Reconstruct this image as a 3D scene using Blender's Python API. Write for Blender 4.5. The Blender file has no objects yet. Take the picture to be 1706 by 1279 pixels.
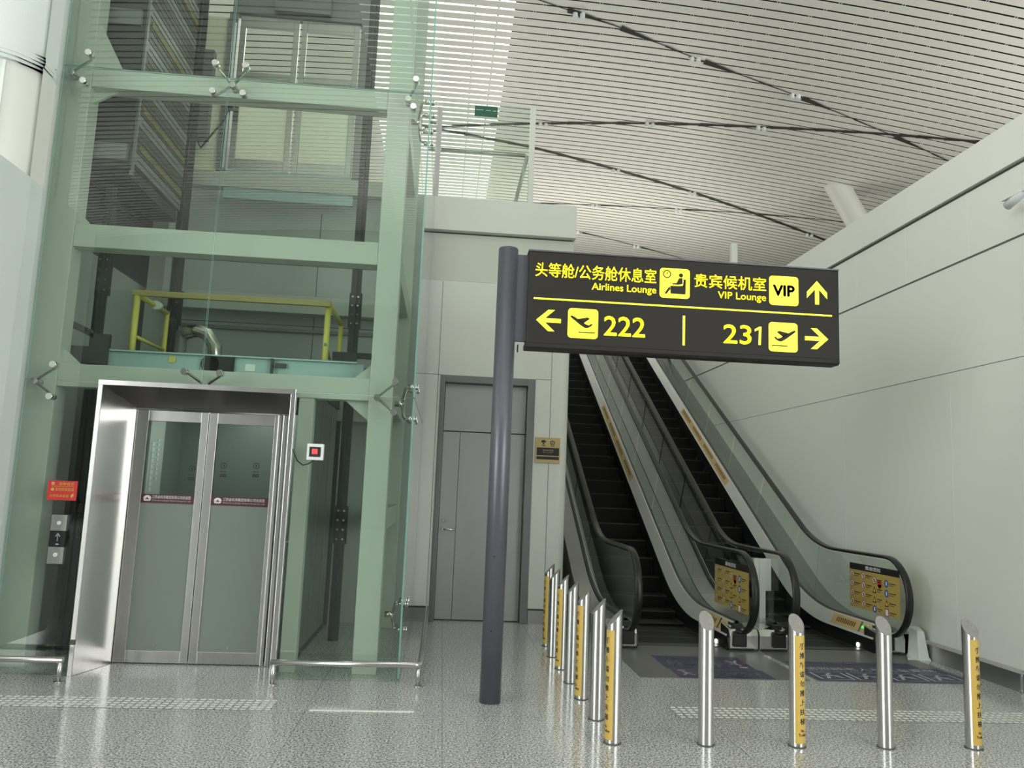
import bpy, bmesh, math, random
from mathutils import Vector, Matrix

# ------------------------------------------------------------------ camera, world, light, exposure
sc = bpy.context.scene
C = sc.collection
cam_d = bpy.data.cameras.new('camera')
cam = bpy.data.objects.new('camera', cam_d); C.objects.link(cam)
RT = Vector((0.99536, -0.0876649, 0.0396649)); UP = Vector((-0.0507257, -0.1277824, 0.9905042)); FW = Vector((0.081764, 0.9879203, 0.1316363))
M = Matrix((RT, UP, -FW)).transposed().to_4x4(); M.translation = (0, 0, 1.65)
cam.matrix_world = M
cam_d.sensor_width = 36.0; cam_d.lens = 1320.0 / 1706.0 * 36.0
cam_d.clip_start = 0.05; cam_d.clip_end = 300
sc.camera = cam

world = bpy.data.worlds.new('daylight'); sc.world = world; world.use_nodes = True
bg = world.node_tree.nodes['Background']
bg.inputs[0].default_value = (0.93, 1.0, 0.97, 1); bg.inputs[1].default_value = 3.6

def area(name, loc, target, sx, sy, power, col=(1, 1, 1)):
    d = bpy.data.lights.new(name, 'AREA'); d.shape = 'RECTANGLE'; d.size = sx; d.size_y = sy; d.energy = power; d.color = col
    o = bpy.data.objects.new(name, d); C.objects.link(o); o.location = loc
    o.rotation_euler = (Vector(target) - Vector(loc)).to_track_quat('-Z', 'Y').to_euler()
    return o
# added area lamps standing in for daylight from both sides behind the camera
area('daylight_fill_west', (-17, -8, 4.6), (2, 8, 2.6), 14, 8, 2500, (0.96, 1.0, 0.98))
area('daylight_fill_east', (14, -8, 4.6), (-1, 9, 2.4), 13, 8, 1900, (0.97, 1.0, 0.98))
area('slat_fill_south', (2, -8, 6.0), (1, -6, 10.6), 16, 4, 520, (1, 0.98, 0.94)).data.spread = math.radians(95)  # added fill, lights the slats that the lift glass reflects
area('slat_fill_east', (12, 12, 5.7), (9, 13.5, 10.0), 5.0, 16, 620, (1, 0.97, 0.9))  # this and the next two: unseen upward fills added to brighten the slats
area('slat_fill_west', (-8, 5, 6.2), (-4, 8, 10.5), 2.0, 12, 320, (1, 0.97, 0.9))
area('slat_fill_far', (4, 24, 6.0), (4, 22, 10.5), 8.0, 3, 300, (1, 0.96, 0.88))
area('upper_level_fill', (-2.2, 15, 9.6), (-2.2, 14, 5.4), 3, 5, 260, (1, 0.98, 0.9))  # added lamp, brightens the upper landing behind the shaft

sc.view_settings.view_transform = 'Standard'; sc.view_settings.look = 'None'
sc.view_settings.gamma = 1.0; sc.view_settings.use_curve_mapping = False
sc.view_settings.exposure = 0.0

# ------------------------------------------------------------------ materials
def mat(name, col, rough=0.5, metal=0.0, spec=0.5, emit=None, es=1.0):
    m = bpy.data.materials.new(name); m.use_nodes = True
    b = m.node_tree.nodes['Principled BSDF']
    b.inputs['Base Color'].default_value = (*col, 1); b.inputs['Roughness'].default_value = rough
    b.inputs['Metallic'].default_value = metal; b.inputs['Specular IOR Level'].default_value = spec
    if emit: b.inputs['Emission Color'].default_value = (*emit, 1); b.inputs['Emission Strength'].default_value = es
    return m
def mottled(name, c1, c2, scale, rough=0.5, metal=0.0, stretch=(1, 1, 1), rvar=0.0, spec=0.5):
    m = mat(name, c1, rough, metal, spec); nt = m.node_tree; b = nt.nodes['Principled BSDF']
    tc = nt.nodes.new('ShaderNodeTexCoord'); mp = nt.nodes.new('ShaderNodeMapping'); mp.inputs['Scale'].default_value = stretch
    n = nt.nodes.new('ShaderNodeTexNoise'); n.inputs['Scale'].default_value = scale; n.inputs['Detail'].default_value = 4
    mx = nt.nodes.new('ShaderNodeMix'); mx.data_type = 'RGBA'
    nt.links.new(tc.outputs['Object'], mp.inputs[0]); nt.links.new(mp.outputs[0], n.inputs['Vector'])
    nt.links.new(n.outputs[0], mx.inputs[0]); mx.inputs[6].default_value = (*c1, 1); mx.inputs[7].default_value = (*c2, 1)
    nt.links.new(mx.outputs[2], b.inputs['Base Color'])
    if rvar:
        mr = nt.nodes.new('ShaderNodeMapRange'); mr.inputs[3].default_value = rough - rvar; mr.inputs[4].default_value = rough + rvar
        nt.links.new(n.outputs[0], mr.inputs[0]); nt.links.new(mr.outputs[0], b.inputs['Roughness'])
    return m
def glass(name, tint, ior=1.5, rough=0.0, gloss=1.0):
    m = bpy.data.materials.new(name); m.use_nodes = True; nt = m.node_tree
    for n in list(nt.nodes): nt.nodes.remove(n)
    o = nt.nodes.new('ShaderNodeOutputMaterial'); mx = nt.nodes.new('ShaderNodeMixShader'); fr = nt.nodes.new('ShaderNodeFresnel')
    fr.inputs[0].default_value = ior
    t = nt.nodes.new('ShaderNodeBsdfTransparent'); t.inputs[0].default_value = (*tint, 1)
    g = nt.nodes.new('ShaderNodeBsdfGlossy'); g.inputs[0].default_value = (gloss, gloss, gloss, 1); g.inputs['Roughness'].default_value = rough
    ge = nt.nodes.new('ShaderNodeNewGeometry'); mu = nt.nodes.new('ShaderNodeMath'); mu.operation = 'SUBTRACT'; mu.use_clamp = True
    fr.inputs[0].default_value = ior
    nt.links.new(fr.outputs[0], mu.inputs[0]); nt.links.new(ge.outputs['Backfacing'], mu.inputs[1])
    nt.links.new(mu.outputs[0], mx.inputs[0]); nt.links.new(t.outputs[0], mx.inputs[1]); nt.links.new(g.outputs[0], mx.inputs[2]); nt.links.new(mx.outputs[0], o.inputs[0])
    return m
def granite():
    m = mat('granite', (.3, .3, .3), 0.13); nt = m.node_tree; b = nt.nodes['Principled BSDF']
    tc = nt.nodes.new('ShaderNodeTexCoord')
    n1 = nt.nodes.new('ShaderNodeTexNoise'); n1.inputs['Scale'].default_value = 75; n1.inputs['Detail'].default_value = 3
    n2 = nt.nodes.new('ShaderNodeTexVoronoi'); n2.inputs['Scale'].default_value = 110
    n3 = nt.nodes.new('ShaderNodeTexNoise'); n3.inputs['Scale'].default_value = 1.3
    for n in (n1, n2, n3): nt.links.new(tc.outputs['Object'], n.inputs['Vector'])
    r = nt.nodes.new('ShaderNodeValToRGB'); e = r.color_ramp.elements
    e[0].position = .35; e[0].color = (.075, .078, .073, 1); e[1].position = .66; e[1].color = (.74, .75, .72, 1)
    k = e.new(.5); k.color = (.42, .425, .41, 1)
    nt.links.new(n1.outputs[0], r.inputs[0])
    mx = nt.nodes.new('ShaderNodeMix'); mx.data_type = 'RGBA'; mx.blend_type = 'MULTIPLY'; mx.inputs[0].default_value = .35
    nt.links.new(r.outputs[0], mx.inputs[6]); nt.links.new(n2.outputs['Color'], mx.inputs[7])
    hs = nt.nodes.new('ShaderNodeHueSaturation'); hs.inputs[1].default_value = .06; hs.inputs[2].default_value = 1.3
    nt.links.new(mx.outputs[2], hs.inputs[4])
    # slab joints
    sp = nt.nodes.new('ShaderNodeSeparateXYZ'); nt.links.new(tc.outputs['Object'], sp.inputs[0])
    fac = None
    for ax, off, per in ((0, .085, .99), (1, .10, .99)):
        a = nt.nodes.new('ShaderNodeMath'); a.operation = 'SUBTRACT'; a.inputs[1].default_value = off - per * 60
        nt.links.new(sp.outputs[ax], a.inputs[0])
        mo = nt.nodes.new('ShaderNodeMath'); mo.operation = 'MODULO'; mo.inputs[1].default_value = per; nt.links.new(a.outputs[0], mo.inputs[0])
        lt = nt.nodes.new('ShaderNodeMath'); lt.operation = 'LESS_THAN'; lt.inputs[1].default_value = .0045; nt.links.new(mo.outputs[0], lt.inputs[0])
        if fac is None: fac = lt
        else:
            mm = nt.nodes.new('ShaderNodeMath'); mm.operation = 'MAXIMUM'; nt.links.new(fac.outputs[0], mm.inputs[0]); nt.links.new(lt.outputs[0], mm.inputs[1]); fac = mm
    sc_ = nt.nodes.new('ShaderNodeMath'); sc_.operation = 'MULTIPLY'; sc_.inputs[1].default_value = .6; nt.links.new(fac.outputs[0], sc_.inputs[0])
    m2 = nt.nodes.new('ShaderNodeMix'); m2.data_type = 'RGBA'; nt.links.new(sc_.outputs[0], m2.inputs[0]); nt.links.new(hs.outputs[0], m2.inputs[6]); m2.inputs[7].default_value = (.06, .06, .055, 1)
    nt.links.new(m2.outputs[2], b.inputs['Base Color'])
    mr = nt.nodes.new('ShaderNodeMapRange'); mr.inputs[3].default_value = .08; mr.inputs[4].default_value = .2
    nt.links.new(n3.outputs[0], mr.inputs[0]); nt.links.new(mr.outputs[0], b.inputs['Roughness'])
    return m
def ribbed(name, c1, c2, scale, axis, rough, metal):
    m = mat(name, c1, rough, metal); nt = m.node_tree; b = nt.nodes['Principled BSDF']
    tc = nt.nodes.new('ShaderNodeTexCoord'); w = nt.nodes.new('ShaderNodeTexWave'); w.bands_direction = axis; w.inputs['Scale'].default_value = scale
    nt.links.new(tc.outputs['Object'], w.inputs['Vector'])
    mx = nt.nodes.new('ShaderNodeMix'); mx.data_type = 'RGBA'; mx.inputs[6].default_value = (*c1, 1); mx.inputs[7].default_value = (*c2, 1)
    nt.links.new(w.outputs['Fac'], mx.inputs[0]); nt.links.new(mx.outputs[2], b.inputs['Base Color'])
    return m

G = granite()
WHITE = mottled('white_panel', (.73, .745, .69), (.77, .785, .73), .6, .38)
RECESS = mottled('recess_panel', (.62, .63, .57), (.66, .67, .61), .8, .4)
WHITE2 = mottled('white_cladding', (.72, .78, .74), (.75, .80, .76), .7, .3)
GREYP = mottled('grey_panel', (.45, .47, .46), (.49, .51, .49), .8, .4)
SEAM = mat('seam', (.10, .10, .09), .7)
SEAML = mat('pale_seam', (.80, .84, .80), .5)
SLAT = mottled('slat_enamel', (.78, .77, .71), (.83, .82, .77), .35, .35)
BACK = mat('ceiling_backing', (.035, .035, .028), .8)
STEEL = mottled('stainless', (.60, .59, .57), (.68, .67, .65), 6, .24, 1.0, (1, 1, .05), .03)
DECKM = mottled('satin_steel', (.80, .79, .77), (.85, .84, .82), 5, .40, .5)
STEELD = mottled('brushed_steel', (.42, .42, .41), (.50, .50, .49), 8, .34, 1.0, (1, 1, .06), .05)
CHROME = mat('chrome', (.85, .85, .84), .08, 1.0)
SOFFIT = mottled('dark_brown_steel', (.085, .075, .07), (.11, .10, .09), 5, .35, .6)  # dark brown metal tone for the header soffit and trim lines
DOORG = mottled('grey_steel_door', (.46, .47, .47), (.53, .54, .54), 3, .34, .5, (1, 1, .1), .05)
FRAMEG = mottled('grey_door_frame', (.20, .21, .21), (.24, .25, .25), 4, .4, .6)
FRAMEW = mottled('white_painted_steel', (.49, .515, .475), (.53, .555, .51), 1.5, .42)
GG = glass('green_lift_glass', (.885, .94, .895), 1.72)
GGE = mat('glass_edge', (.30, .55, .50), .2)
GC = glass('clear_glass', (.93, .96, .94), 1.45)
GD = glass('door_glass', (.80, .87, .83), 1.5)
FROST = mottled('frosted_film', (.185, .225, .20), (.205, .245, .215), 1.2, .28)
RUB = mat('black_rubber', (.012, .012, .011), .32)
BLACK = mat('black_enamel', (.012, .013, .013), .28)
STEP = ribbed('step_metal', (.004, .004, .004), (.010, .010, .010), 16, 'X', .5, .0)
NOSE = mat('step_nosing', (.055, .055, .052), .4, .2); STEP.node_tree.nodes['Principled BSDF'].inputs['Specular IOR Level'].default_value = .22
PLATE = ribbed('landing_plate_metal', (.15, .15, .145), (.21, .21, .20), 22, 'X', .4, .2)
SIGN = mottled('sign_face', (.030, .028, .024), (.037, .034, .030), 1.0, .5, spec=.2)
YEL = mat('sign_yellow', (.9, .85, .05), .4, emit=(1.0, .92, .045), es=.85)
POLE = mottled('pole_paint', (.115, .118, .142), (.125, .13, .155), 2, .33, .3)
STICK = mottled('yellow_sticker', (.68, .46, .10), (.71, .49, .12), 3, .4)
STICK2 = mottled('amber_strip', (.58, .42, .17), (.62, .46, .20), 3, .45)
PLACARD = mottled('placard_yellow', (.44, .33, .085), (.48, .36, .10), 3, .4)
INK = mat('black_ink', (.015, .014, .012), .5)
NAVY = mottled('navy_vinyl', (.040, .040, .095), (.055, .055, .11), 4, .45)
WINK = mat('white_print', (.72, .74, .74), .5)
GINK = mat('grey_print', (.46, .47, .52), .5)
MAROON = mat('maroon_vinyl', (.085, .018, .025), .4)
RED = mat('red_vinyl', (.70, .045, .045), .45)
RGLOW = mat('red_button', (.7, .05, .05), .4, emit=(1, .12, .12), es=.5)
GOLD = mottled('gold_plate', (.48, .37, .17), (.56, .45, .22), 8, .38, .55)
YPAINT = mottled('yellow_paint', (.66, .60, .12), (.70, .63, .16), 6, .4)
TEAL = mottled('pale_teal_paint', (.36, .52, .53), (.42, .57, .57), 3, .4)
DGREY = mottled('dark_grey_steel', (.05, .052, .052), (.08, .082, .08), 4, .45, .3)
MGREY = mottled('mid_grey_steel', (.20, .21, .21), (.26, .27, .27), 4, .45, .3)
CARM = mottled('car_panel', (.24, .265, .25), (.29, .315, .295), 2, .35, .3)
CREAM = mottled('cream_panel', (.80, .78, .62), (.84, .82, .66), 1.5, .45)
FILM = mottled('pale_film', (.78, .80, .70), (.84, .86, .76), 1, .4); FILM.node_tree.nodes['Principled BSDF'].inputs['Transmission Weight'].default_value = .0
_n = FILM.node_tree; _t = _n.nodes.new('ShaderNodeBsdfTranslucent'); _t.inputs[0].default_value = (.85, .88, .78, 1); _m = _n.nodes.new('ShaderNodeMixShader'); _m.inputs[0].default_value = .6
_o = _n.nodes['Material Output']; _n.links.new(_n.nodes['Principled BSDF'].outputs[0], _m.inputs[1]); _n.links.new(_t.outputs[0], _m.inputs[2]); _n.links.new(_m.outputs[0], _o.inputs[0])
PLAST = mat('white_plastic', (.78, .82, .80), .35)
BLUE = mat('blue_print', (.05, .11, .33), .5)
REDP = mat('red_print', (.45, .06, .05), .5)
BROWN = mat('brown_print', (.20, .10, .03), .5)
LAMP = mat('lamp_glow', (1, 1, 1), .3, emit=(1, 1, .96), es=6.0)
GREENL = mat('green_glow', (.1, .7, .2), .4, emit=(.1, 1, .25), es=.8)
EXITG = mat('green_sign_plate', (.03, .13, .08), .45)
PERF = mottled('perforated_cap', (.16, .15, .14), (.55, .54, .52), 160, .45, .4)
TACT = mat('tactile_steel', (.88, .89, .84), .35, .0)

# ------------------------------------------------------------------ mesh builder
class MB:
    def __init__(s): s.v = []; s.f = []; s.m = []; s.s = []
    def _add(s, vs, fs, m=0, sm=False):
        o = len(s.v); s.v += [tuple(p) for p in vs]
        for f in fs: s.f.append([i + o for i in f]); s.m.append(m); s.s.append(sm)
        return s
    def box(s, x0, x1, y0, y1, z0, z1, m=0):
        return s._add([(x0, y0, z0), (x1, y0, z0), (x1, y1, z0), (x0, y1, z0), (x0, y0, z1), (x1, y0, z1), (x1, y1, z1), (x0, y1, z1)],
                      [(0, 3, 2, 1), (4, 5, 6, 7), (0, 1, 5, 4), (1, 2, 6, 5), (2, 3, 7, 6), (3, 0, 4, 7)], m)
    def hexa(s, a, b, m=0):            # two quads (4 pts each) joined
        return s._add(list(a) + list(b), [(3, 2, 1, 0), (4, 5, 6, 7), (0, 1, 5, 4), (1, 2, 6, 5), (2, 3, 7, 6), (3, 0, 4, 7)], m)
    def poly(s, pts, m=0): return s._add(pts, [tuple(range(len(pts)))], m)
    def prism(s, pts, ax, a0, a1, m=0):
        n = len(pts)
        def P(p, a): return ((a, p[0], p[1]), (p[0], a, p[1]), (p[0], p[1], a))[ax]
        vs = [P(p, a0) for p in pts] + [P(p, a1) for p in pts]
        return s._add(vs, [tuple(range(n)), tuple(range(2 * n - 1, n - 1, -1))] + [(i, (i + 1) % n, n + (i + 1) % n, n + i) for i in range(n)], m)
    def ring(s, p, t, r, n):
        t = Vector(t).normalized(); a = Vector((0, 0, 1)) if abs(t.z) < .9 else Vector((1, 0, 0))
        u = t.cross(a).normalized(); w = t.cross(u)
        return [Vector(p) + r * (math.cos(2 * math.pi * i / n) * u + math.sin(2 * math.pi * i / n) * w) for i in range(n)]
    def tube(s, pts, r, n=10, m=0, r2=None):
        pts = [Vector(p) for p in pts]; vs = []
        for i, p in enumerate(pts):
            t = (pts[min(i + 1, len(pts) - 1)] - pts[max(i - 1, 0)])
            rr = r if r2 is None else r + (r2 - r) * i / (len(pts) - 1)
            vs += s.ring(p, t, rr, n)
        fs = [(i * n + j, i * n + (j + 1) % n, (i + 1) * n + (j + 1) % n, (i + 1) * n + j) for i in range(len(pts) - 1) for j in range(n)]
        s._add(vs, fs, m, True); k = len(s.v) - len(vs)
        s.f.append([k + j for j in range(n)][::-1]); s.m.append(m); s.s.append(False)
        s.f.append([k + (len(pts) - 1) * n + j for j in range(n)]); s.m.append(m); s.s.append(False)
        return s
    def cyl(s, p0, p1, r, n=16, m=0, r2=None): return s.tube([p0, p1], r, n, m, r2)
    def strip(s, rows, m=0, sm=False, closed=False):   # rows of equal-length point lists
        n = len(rows[0]); vs = [p for r in rows for p in r]
        k = n if closed else n - 1
        return s._add(vs, [(i * n + j, i * n + (j + 1) % n, (i + 1) * n + (j + 1) % n, (i + 1) * n + j) for i in range(len(rows) - 1) for j in range(k)], m, sm)
    def build(s, name, mats, parent=None, bevel=0.0, recalc=True, auto=None):
        if not isinstance(mats, (list, tuple)): mats = [mats]
        me = bpy.data.meshes.new(name)
        o = bpy.data.objects.new(name, me); C.objects.link(o)
        off = Vector((0, 0, 0))
        if parent:
            o.parent = parent; q = parent
            while q: off += q.location; q = q.parent
        me.from_pydata([tuple(Vector(p) - off) for p in s.v], [], s.f)
        for mm in mats: me.materials.append(mm)
        for p, mi, sm in zip(me.polygons, s.m, s.s): p.material_index = mi; p.use_smooth = sm
        if recalc:
            b = bmesh.new(); b.from_mesh(me); bmesh.ops.recalc_face_normals(b, faces=b.faces); b.to_mesh(me); b.free()
        if bevel:
            md = o.modifiers.new('bevel', 'BEVEL'); md.width = bevel; md.segments = 2; md.limit_method = 'ANGLE'; md.angle_limit = math.radians(50)
        return o

def tag(o, label=None, cat=None, group=None, kind=None):
    if label: o['label'] = label
    if cat: o['category'] = cat
    if group: o['group'] = group
    if kind: o['kind'] = kind
    return o
def thing(name, loc, label, cat, group=None):
    o = bpy.data.objects.new(name, None); C.objects.link(o); o.location = loc; o.empty_display_size = .1
    return tag(o, label, cat, group)
def struct(name, mb, m, parent=None, bevel=0.0, **k):
    o = mb.build(name, m, parent, bevel, **k)
    if not parent: o['kind'] = 'structure'
    return o
def copy_tree(o, parent=None):
    c = o.copy(); C.objects.link(c)
    if parent: c.parent = parent
    for ch in list(o.children): copy_tree(ch, c)
    return c

# ------------------------------------------------------------------ flat print helpers
def rrect(x0, x1, z0, z1, r, n=5):
    pts = []
    for cx, cz, a in ((x1 - r, z1 - r, 0), (x0 + r, z1 - r, 90), (x0 + r, z0 + r, 180), (x1 - r, z0 + r, 270)):
        pts += [(cx + r * math.cos(math.radians(a + 90 * i / n)), cz + r * math.sin(math.radians(a + 90 * i / n))) for i in range(n + 1)]
    return pts
def circ(x, z, r, n=20): return [(x + r * math.cos(2 * math.pi * i / n), z + r * math.sin(2 * math.pi * i / n)) for i in range(n)]
def rect(x0, x1, z0, z1): return [(x0, z0), (x1, z0), (x1, z1), (x0, z1)]
def stroke(p, q, w):
    dx, dz = q[0] - p[0], q[1] - p[1]; l = math.hypot(dx, dz) or 1; nx, nz = -dz / l * w / 2, dx / l * w / 2
    return [(p[0] + nx, p[1] + nz), (q[0] + nx, q[1] + nz), (q[0] - nx, q[1] - nz), (p[0] - nx, p[1] - nz)]
def ringpoly(mb, x, z, r0, r1, P, m=0, n=20):
    for i in range(n):
        a, b = 2 * math.pi * i / n, 2 * math.pi * (i + 1) / n
        mb.poly([P(x + r * math.cos(t), z + r * math.sin(t)) for r, t in ((r0, a), (r1, a), (r1, b), (r0, b))], m)
def flat(name, polys, P, m, parent, thick=None):
    mb = MB()
    for p in polys: mb.poly([P(*q) for q in p])
    return mb.build(name, m, parent, recalc=False)
_tc = {}
def glyphs(body):
    if body not in _tc:
        cu = bpy.data.curves.new('t', 'FONT'); cu.body = body; cu.size = 1.0; cu.resolution_u = 3
        o = bpy.data.objects.new('t', cu); C.objects.link(o)
        dg = bpy.context.evaluated_depsgraph_get(); me = bpy.data.meshes.new_from_object(o.evaluated_get(dg))
        vs = [(v.co.x, v.co.y) for v in me.vertices]; fs = [tuple(p.vertices) for p in me.polygons]
        bpy.data.objects.remove(o); bpy.data.curves.remove(cu); bpy.data.meshes.remove(me)
        _tc[body] = (vs, fs)
    return _tc[body]
def addtext(mb, body, x0, x1, z0, z1, P, m=0, bold=0.0):
    vs, fs = glyphs(body)
    if not vs: return
    ax, bx_ = min(v[0] for v in vs), max(v[0] for v in vs); az, bz = min(v[1] for v in vs), max(v[1] for v in vs)
    sx = (x1 - x0) / max(bx_ - ax, 1e-6); sz = (z1 - z0) / max(bz - az, 1e-6)
    Q = [(x0 + (v[0] - ax) * sx, z0 + (v[1] - az) * sz) for v in vs]
    mb._add([P(*q) for q in Q], fs, m)
    if bold:
        for dx, dz in ((bold, 0), (-bold, 0), (0, bold), (0, -bold)):
            mb._add([P(q[0] + dx, q[1] + dz) for q in Q], fs, m)
def text(name, body, x0, x1, z0, z1, P, m, parent, bold=0.0):
    mb = MB(); addtext(mb, body, x0, x1, z0, z1, P, 0, bold)
    return mb.build(name, m, parent, recalc=False)

# ================================================================== SETTING
struct('floor', MB().box(-26, 26, -24, 42, -.3, 0), G)
# ---- roof vault of slats
Z0, CC = 10.65, .00625
def vz(x): return Z0 - CC * x * x
XS = [-19 + i * 38 / 60 for i in range(61)]
mb = MB()
PITCH = .242; SW = .188
ny = int((34 + 14) / PITCH); y0 = 13.433 - PITCH * 112
for k in range(ny):
    y = y0 + k * PITCH + .058 / 2
    rows = [[(x, y, vz(x)), (x, y + SW, vz(x)), (x, y + SW, vz(x) + .012), (x, y, vz(x) + .012)] for x in XS]
    mb.strip(rows, 0, False, closed=True)
    if 10.5 < y < 24:                      # pale joint clips across the gaps
        x = -12.6 + (k * -.165) % .86
        while x < 13.5:
            if x > .9:
                for d in (0, .05): mb.box(x + d, x + d + .009, y - .055, y + .002, vz(x) + .002, vz(x) + .014, 1)
            x += .86
struct('ceiling', mb, [SLAT, SEAML])
# ---- dark deck above the slats, open where the skylight runs
mb = MB()
for a, b in ((-19.2, -2.1), (.96, 19.2)):
    n = 16; xs = [a + (b - a) * i / n for i in range(n + 1)]
    mb.strip([[(x, -14, vz(x) + .22), (x, 34, vz(x) + .22), (x, 34, vz(x) + .40), (x, -14, vz(x) + .40)] for x in xs], closed=True)
struct('ceiling_deck', mb, BACK)
mb = MB()
for x in (-1.05, .18, .62):
    mb.box(x - .02, x + .02, -14, 34, vz(x) + .06, vz(x) + .13)
struct('trim_6', mb, MGREY)
# ---- dark diamond seams with wedge gaps
seams = [[(-1.2, 12.6), (1.713, 13.656), (2.818, 14.021), (4.728, 14.796), (7.173, 15.572), (9.759, 16.417), (11.9, 17.13)],
         [(-.9, 19.2), (-.398, 19.052), (2.038, 18.416), (4.513, 17.78), (7.083, 17.137), (9.774, 16.442), (12.2, 15.82)],
         [(-1.2, 18.95), (-.474, 19.234), (2.065, 19.884), (4.423, 20.669), (6.805, 21.451), (9.224, 22.329), (11.9, 23.28)],
         [(-.2, 24.5), (2.449, 23.874), (4.288, 23.462), (6.787, 22.863), (8.826, 22.27), (12, 21.4)],
         [(1.0, 25.05), (4.206, 26.079), (6.44, 26.768), (9, 27.6)]]
for si, sp in enumerate(seams):
    mb = MB()
    for (xa, ya), (xb, yb) in zip(sp[:-1], sp[1:]):
        n = max(2, int(abs(xb - xa) / .3)); w = (.016, .045, .06, .022, .022)[si]
        for i in range(n):
            t0, t1 = i / n, (i + 1) / n
            x1_, x2_ = xa + (xb - xa) * t0, xa + (xb - xa) * t1; y1_, y2_ = ya + (yb - ya) * t0, ya + (yb - ya) * t1
            mb.poly([(x1_, y1_ - w, vz(x1_) - .012), (x2_, y2_ - w, vz(x2_) - .012), (x2_, y2_ + w, vz(x2_) - .012), (x1_, y1_ + w, vz(x1_) - .012)])
        ux, uy = xb - xa, yb - ya; L_ = math.hypot(ux, uy); ux /= L_; uy /= L_
        def wedge(x, y, L, w0, w1, dz=.0):
            q = [(x, y - w0), (x + ux * L, y + uy * L - w1), (x + ux * L, y + uy * L + w1), (x, y + w0)]
            mb.poly([(a, b, vz(a) - .015 - dz) for a, b in q])
        wedge(xa + ux * .2, ya + uy * .2, .9, (.09, .07, .07, .06, .06)[si], .015)
        if si in (1, 2):
            for k in range(1, int(L_ / .6)): wedge(xa + ux * .6 * k, ya + uy * .6 * k, .34, (.075, .085)[si - 1], .05)
        elif si == 0: wedge(xa + ux * L_ * .62, ya + uy * L_ * .62, .5, .03, .015)
    struct('trim_%d' % (si + 1), mb, BACK, recalc=False)

# ---- right wall with panels and parapet
mb = MB()
mb.box(5.40, 5.75, 3.0, 30, 0, 4.955); mb.box(5.36, 5.75, 3.0, 30, 4.985, 5.41)
mb.box(5.41, 5.75, 3.0, 30, 4.955, 4.985, 1)
mb.box(5.395, 5.41, 3.0, 30, 4.243, 4.262, 1); mb.box(5.3985, 5.41, 3.0, 30, 3.082, 3.088, 1)
for i in range(-5, 18): mb.box(5.3985, 5.41, 8.775 + 1.135 * i - .007, 8.775 + 1.135 * i + .007, 4.262, 4.955, 2)
for i in range(-3, 8): mb.box(5.3985, 5.41, 10.3 + 2.27 * i - .003, 10.3 + 2.27 * i + .003, .2, 3.08, 2)
struct('wall_right', mb, [WHITE, SEAM, SEAML])
mb = MB(); mb.prism([(5.40, 0), (5.345, 0), (5.345, .165), (5.375, .19), (5.40, .19)], 1, 7.08, 8.60)
mb.prism([(5.40, 0), (5.36, 0), (5.36, .165), (5.375, .18), (5.40, .18)], 1, 3.0, 7.08)
mb.box(5.33, 5.345, 7.05, 7.09, .01, .03, 1); mb.box(5.33, 5.345, 7.05, 7.09, .15, .17, 1)
struct('baseboard_right', mb, [STEELD, CHROME])
# ---- wall with the service door
mb = MB()
D0, D1, DZ = -.08, 1.14, 3.07
mb.box(-.31, D0, 10.1, 10.7, .18, 4.31); mb.box(D1, 1.30, 10.1, 10.7, .18, 4.31); mb.box(D0, D1, 10.1, 10.7, DZ, 4.31)
mb.box(-.31, D0, 10.12, 10.7, 0, .18); mb.box(D1, 1.30, 10.12, 10.7, 0, .18)
mb.box(-.31, 1.59, 10.13, 10.7, 4.32, 4.95, 3); mb.box(-.31, 1.60, 10.02, 10.7, 4.97, 5.41)
mb.box(-.31, 1.57, 10.14, 10.7, 4.95, 4.97, 1); mb.box(-.31, 1.57, 10.14, 10.7, 4.31, 4.32, 1)
n = 10                                   # rounded end column
pts = [(1.30, 10.1)] + [(1.45 + .14 * math.sin(math.pi / 2 * i / n), 10.24 - .14 * math.cos(math.pi / 2 * i / n)) for i in range(n + 1)] + [(1.59, 30), (1.30, 30)]
mb.prism(pts, 2, 0, 4.31)
mb.box(1.30, 1.59, 10.7, 30, 4.31, 5.41)
for x in (-.115, 1.345): mb.box(x - .003, x + .003, 10.0985, 10.11, .2, 4.3, 1)
mb.box(-.31, D0, 10.0985, 10.11, 3.07, 3.076, 1); mb.box(D1, 1.345, 10.0985, 10.11, 3.07, 3.076, 1)
struct('wall_rear', mb, [WHITE, SEAM, SEAML, RECESS])
mb = MB(); mb.box(D1 + .005, 1.56, 10.085, 10.12, 0, .165); mb.box(D1 + .005, 1.56, 10.08, 10.12, .165, .185, 1)
mb.box(-.31, D0 - .005, 10.085, 10.12, 0, .165); mb.box(-.31, D0 - .005, 10.08, 10.12, .165, .185, 1)
struct('baseboard_rear', mb, [STEELD, SOFFIT])
# ---- service door
door = bpy.data.objects.new('door_1', None); C.objects.link(door); door.location = (.53, 10.2, 0); door['kind'] = 'structure'
mb = MB(); mb.box(D0, -.02, 10.08, 10.30, 0, DZ); mb.box(1.045, D1, 10.08, 10.30, 0, DZ); mb.box(-.02, 1.045, 10.08, 10.30, 2.98, DZ)
mb.build('frame', FRAMEG, door, .006)
mb = MB(); mb.box(-.015, 1.04, 10.20, 10.24, 2.365, 2.975); mb.build('transom_panel', DOORG, door, .004)
mb = MB(); mb.box(-.015, .198, 10.21, 10.25, .012, 2.352); mb.build('leaf', DOORG, door, .003)
mb = MB(); mb.box(.203, 1.04, 10.21, 10.25, .012, 2.352); mb.build('leaf', DOORG, door, .003)
mb = MB(); mb.box(-.02, 1.045, 10.262, 10.30, 0, 2.98); mb.build('gap_backing', SEAM, door)  # dark sheet behind the leaves, puts shade into the door gaps
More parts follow.
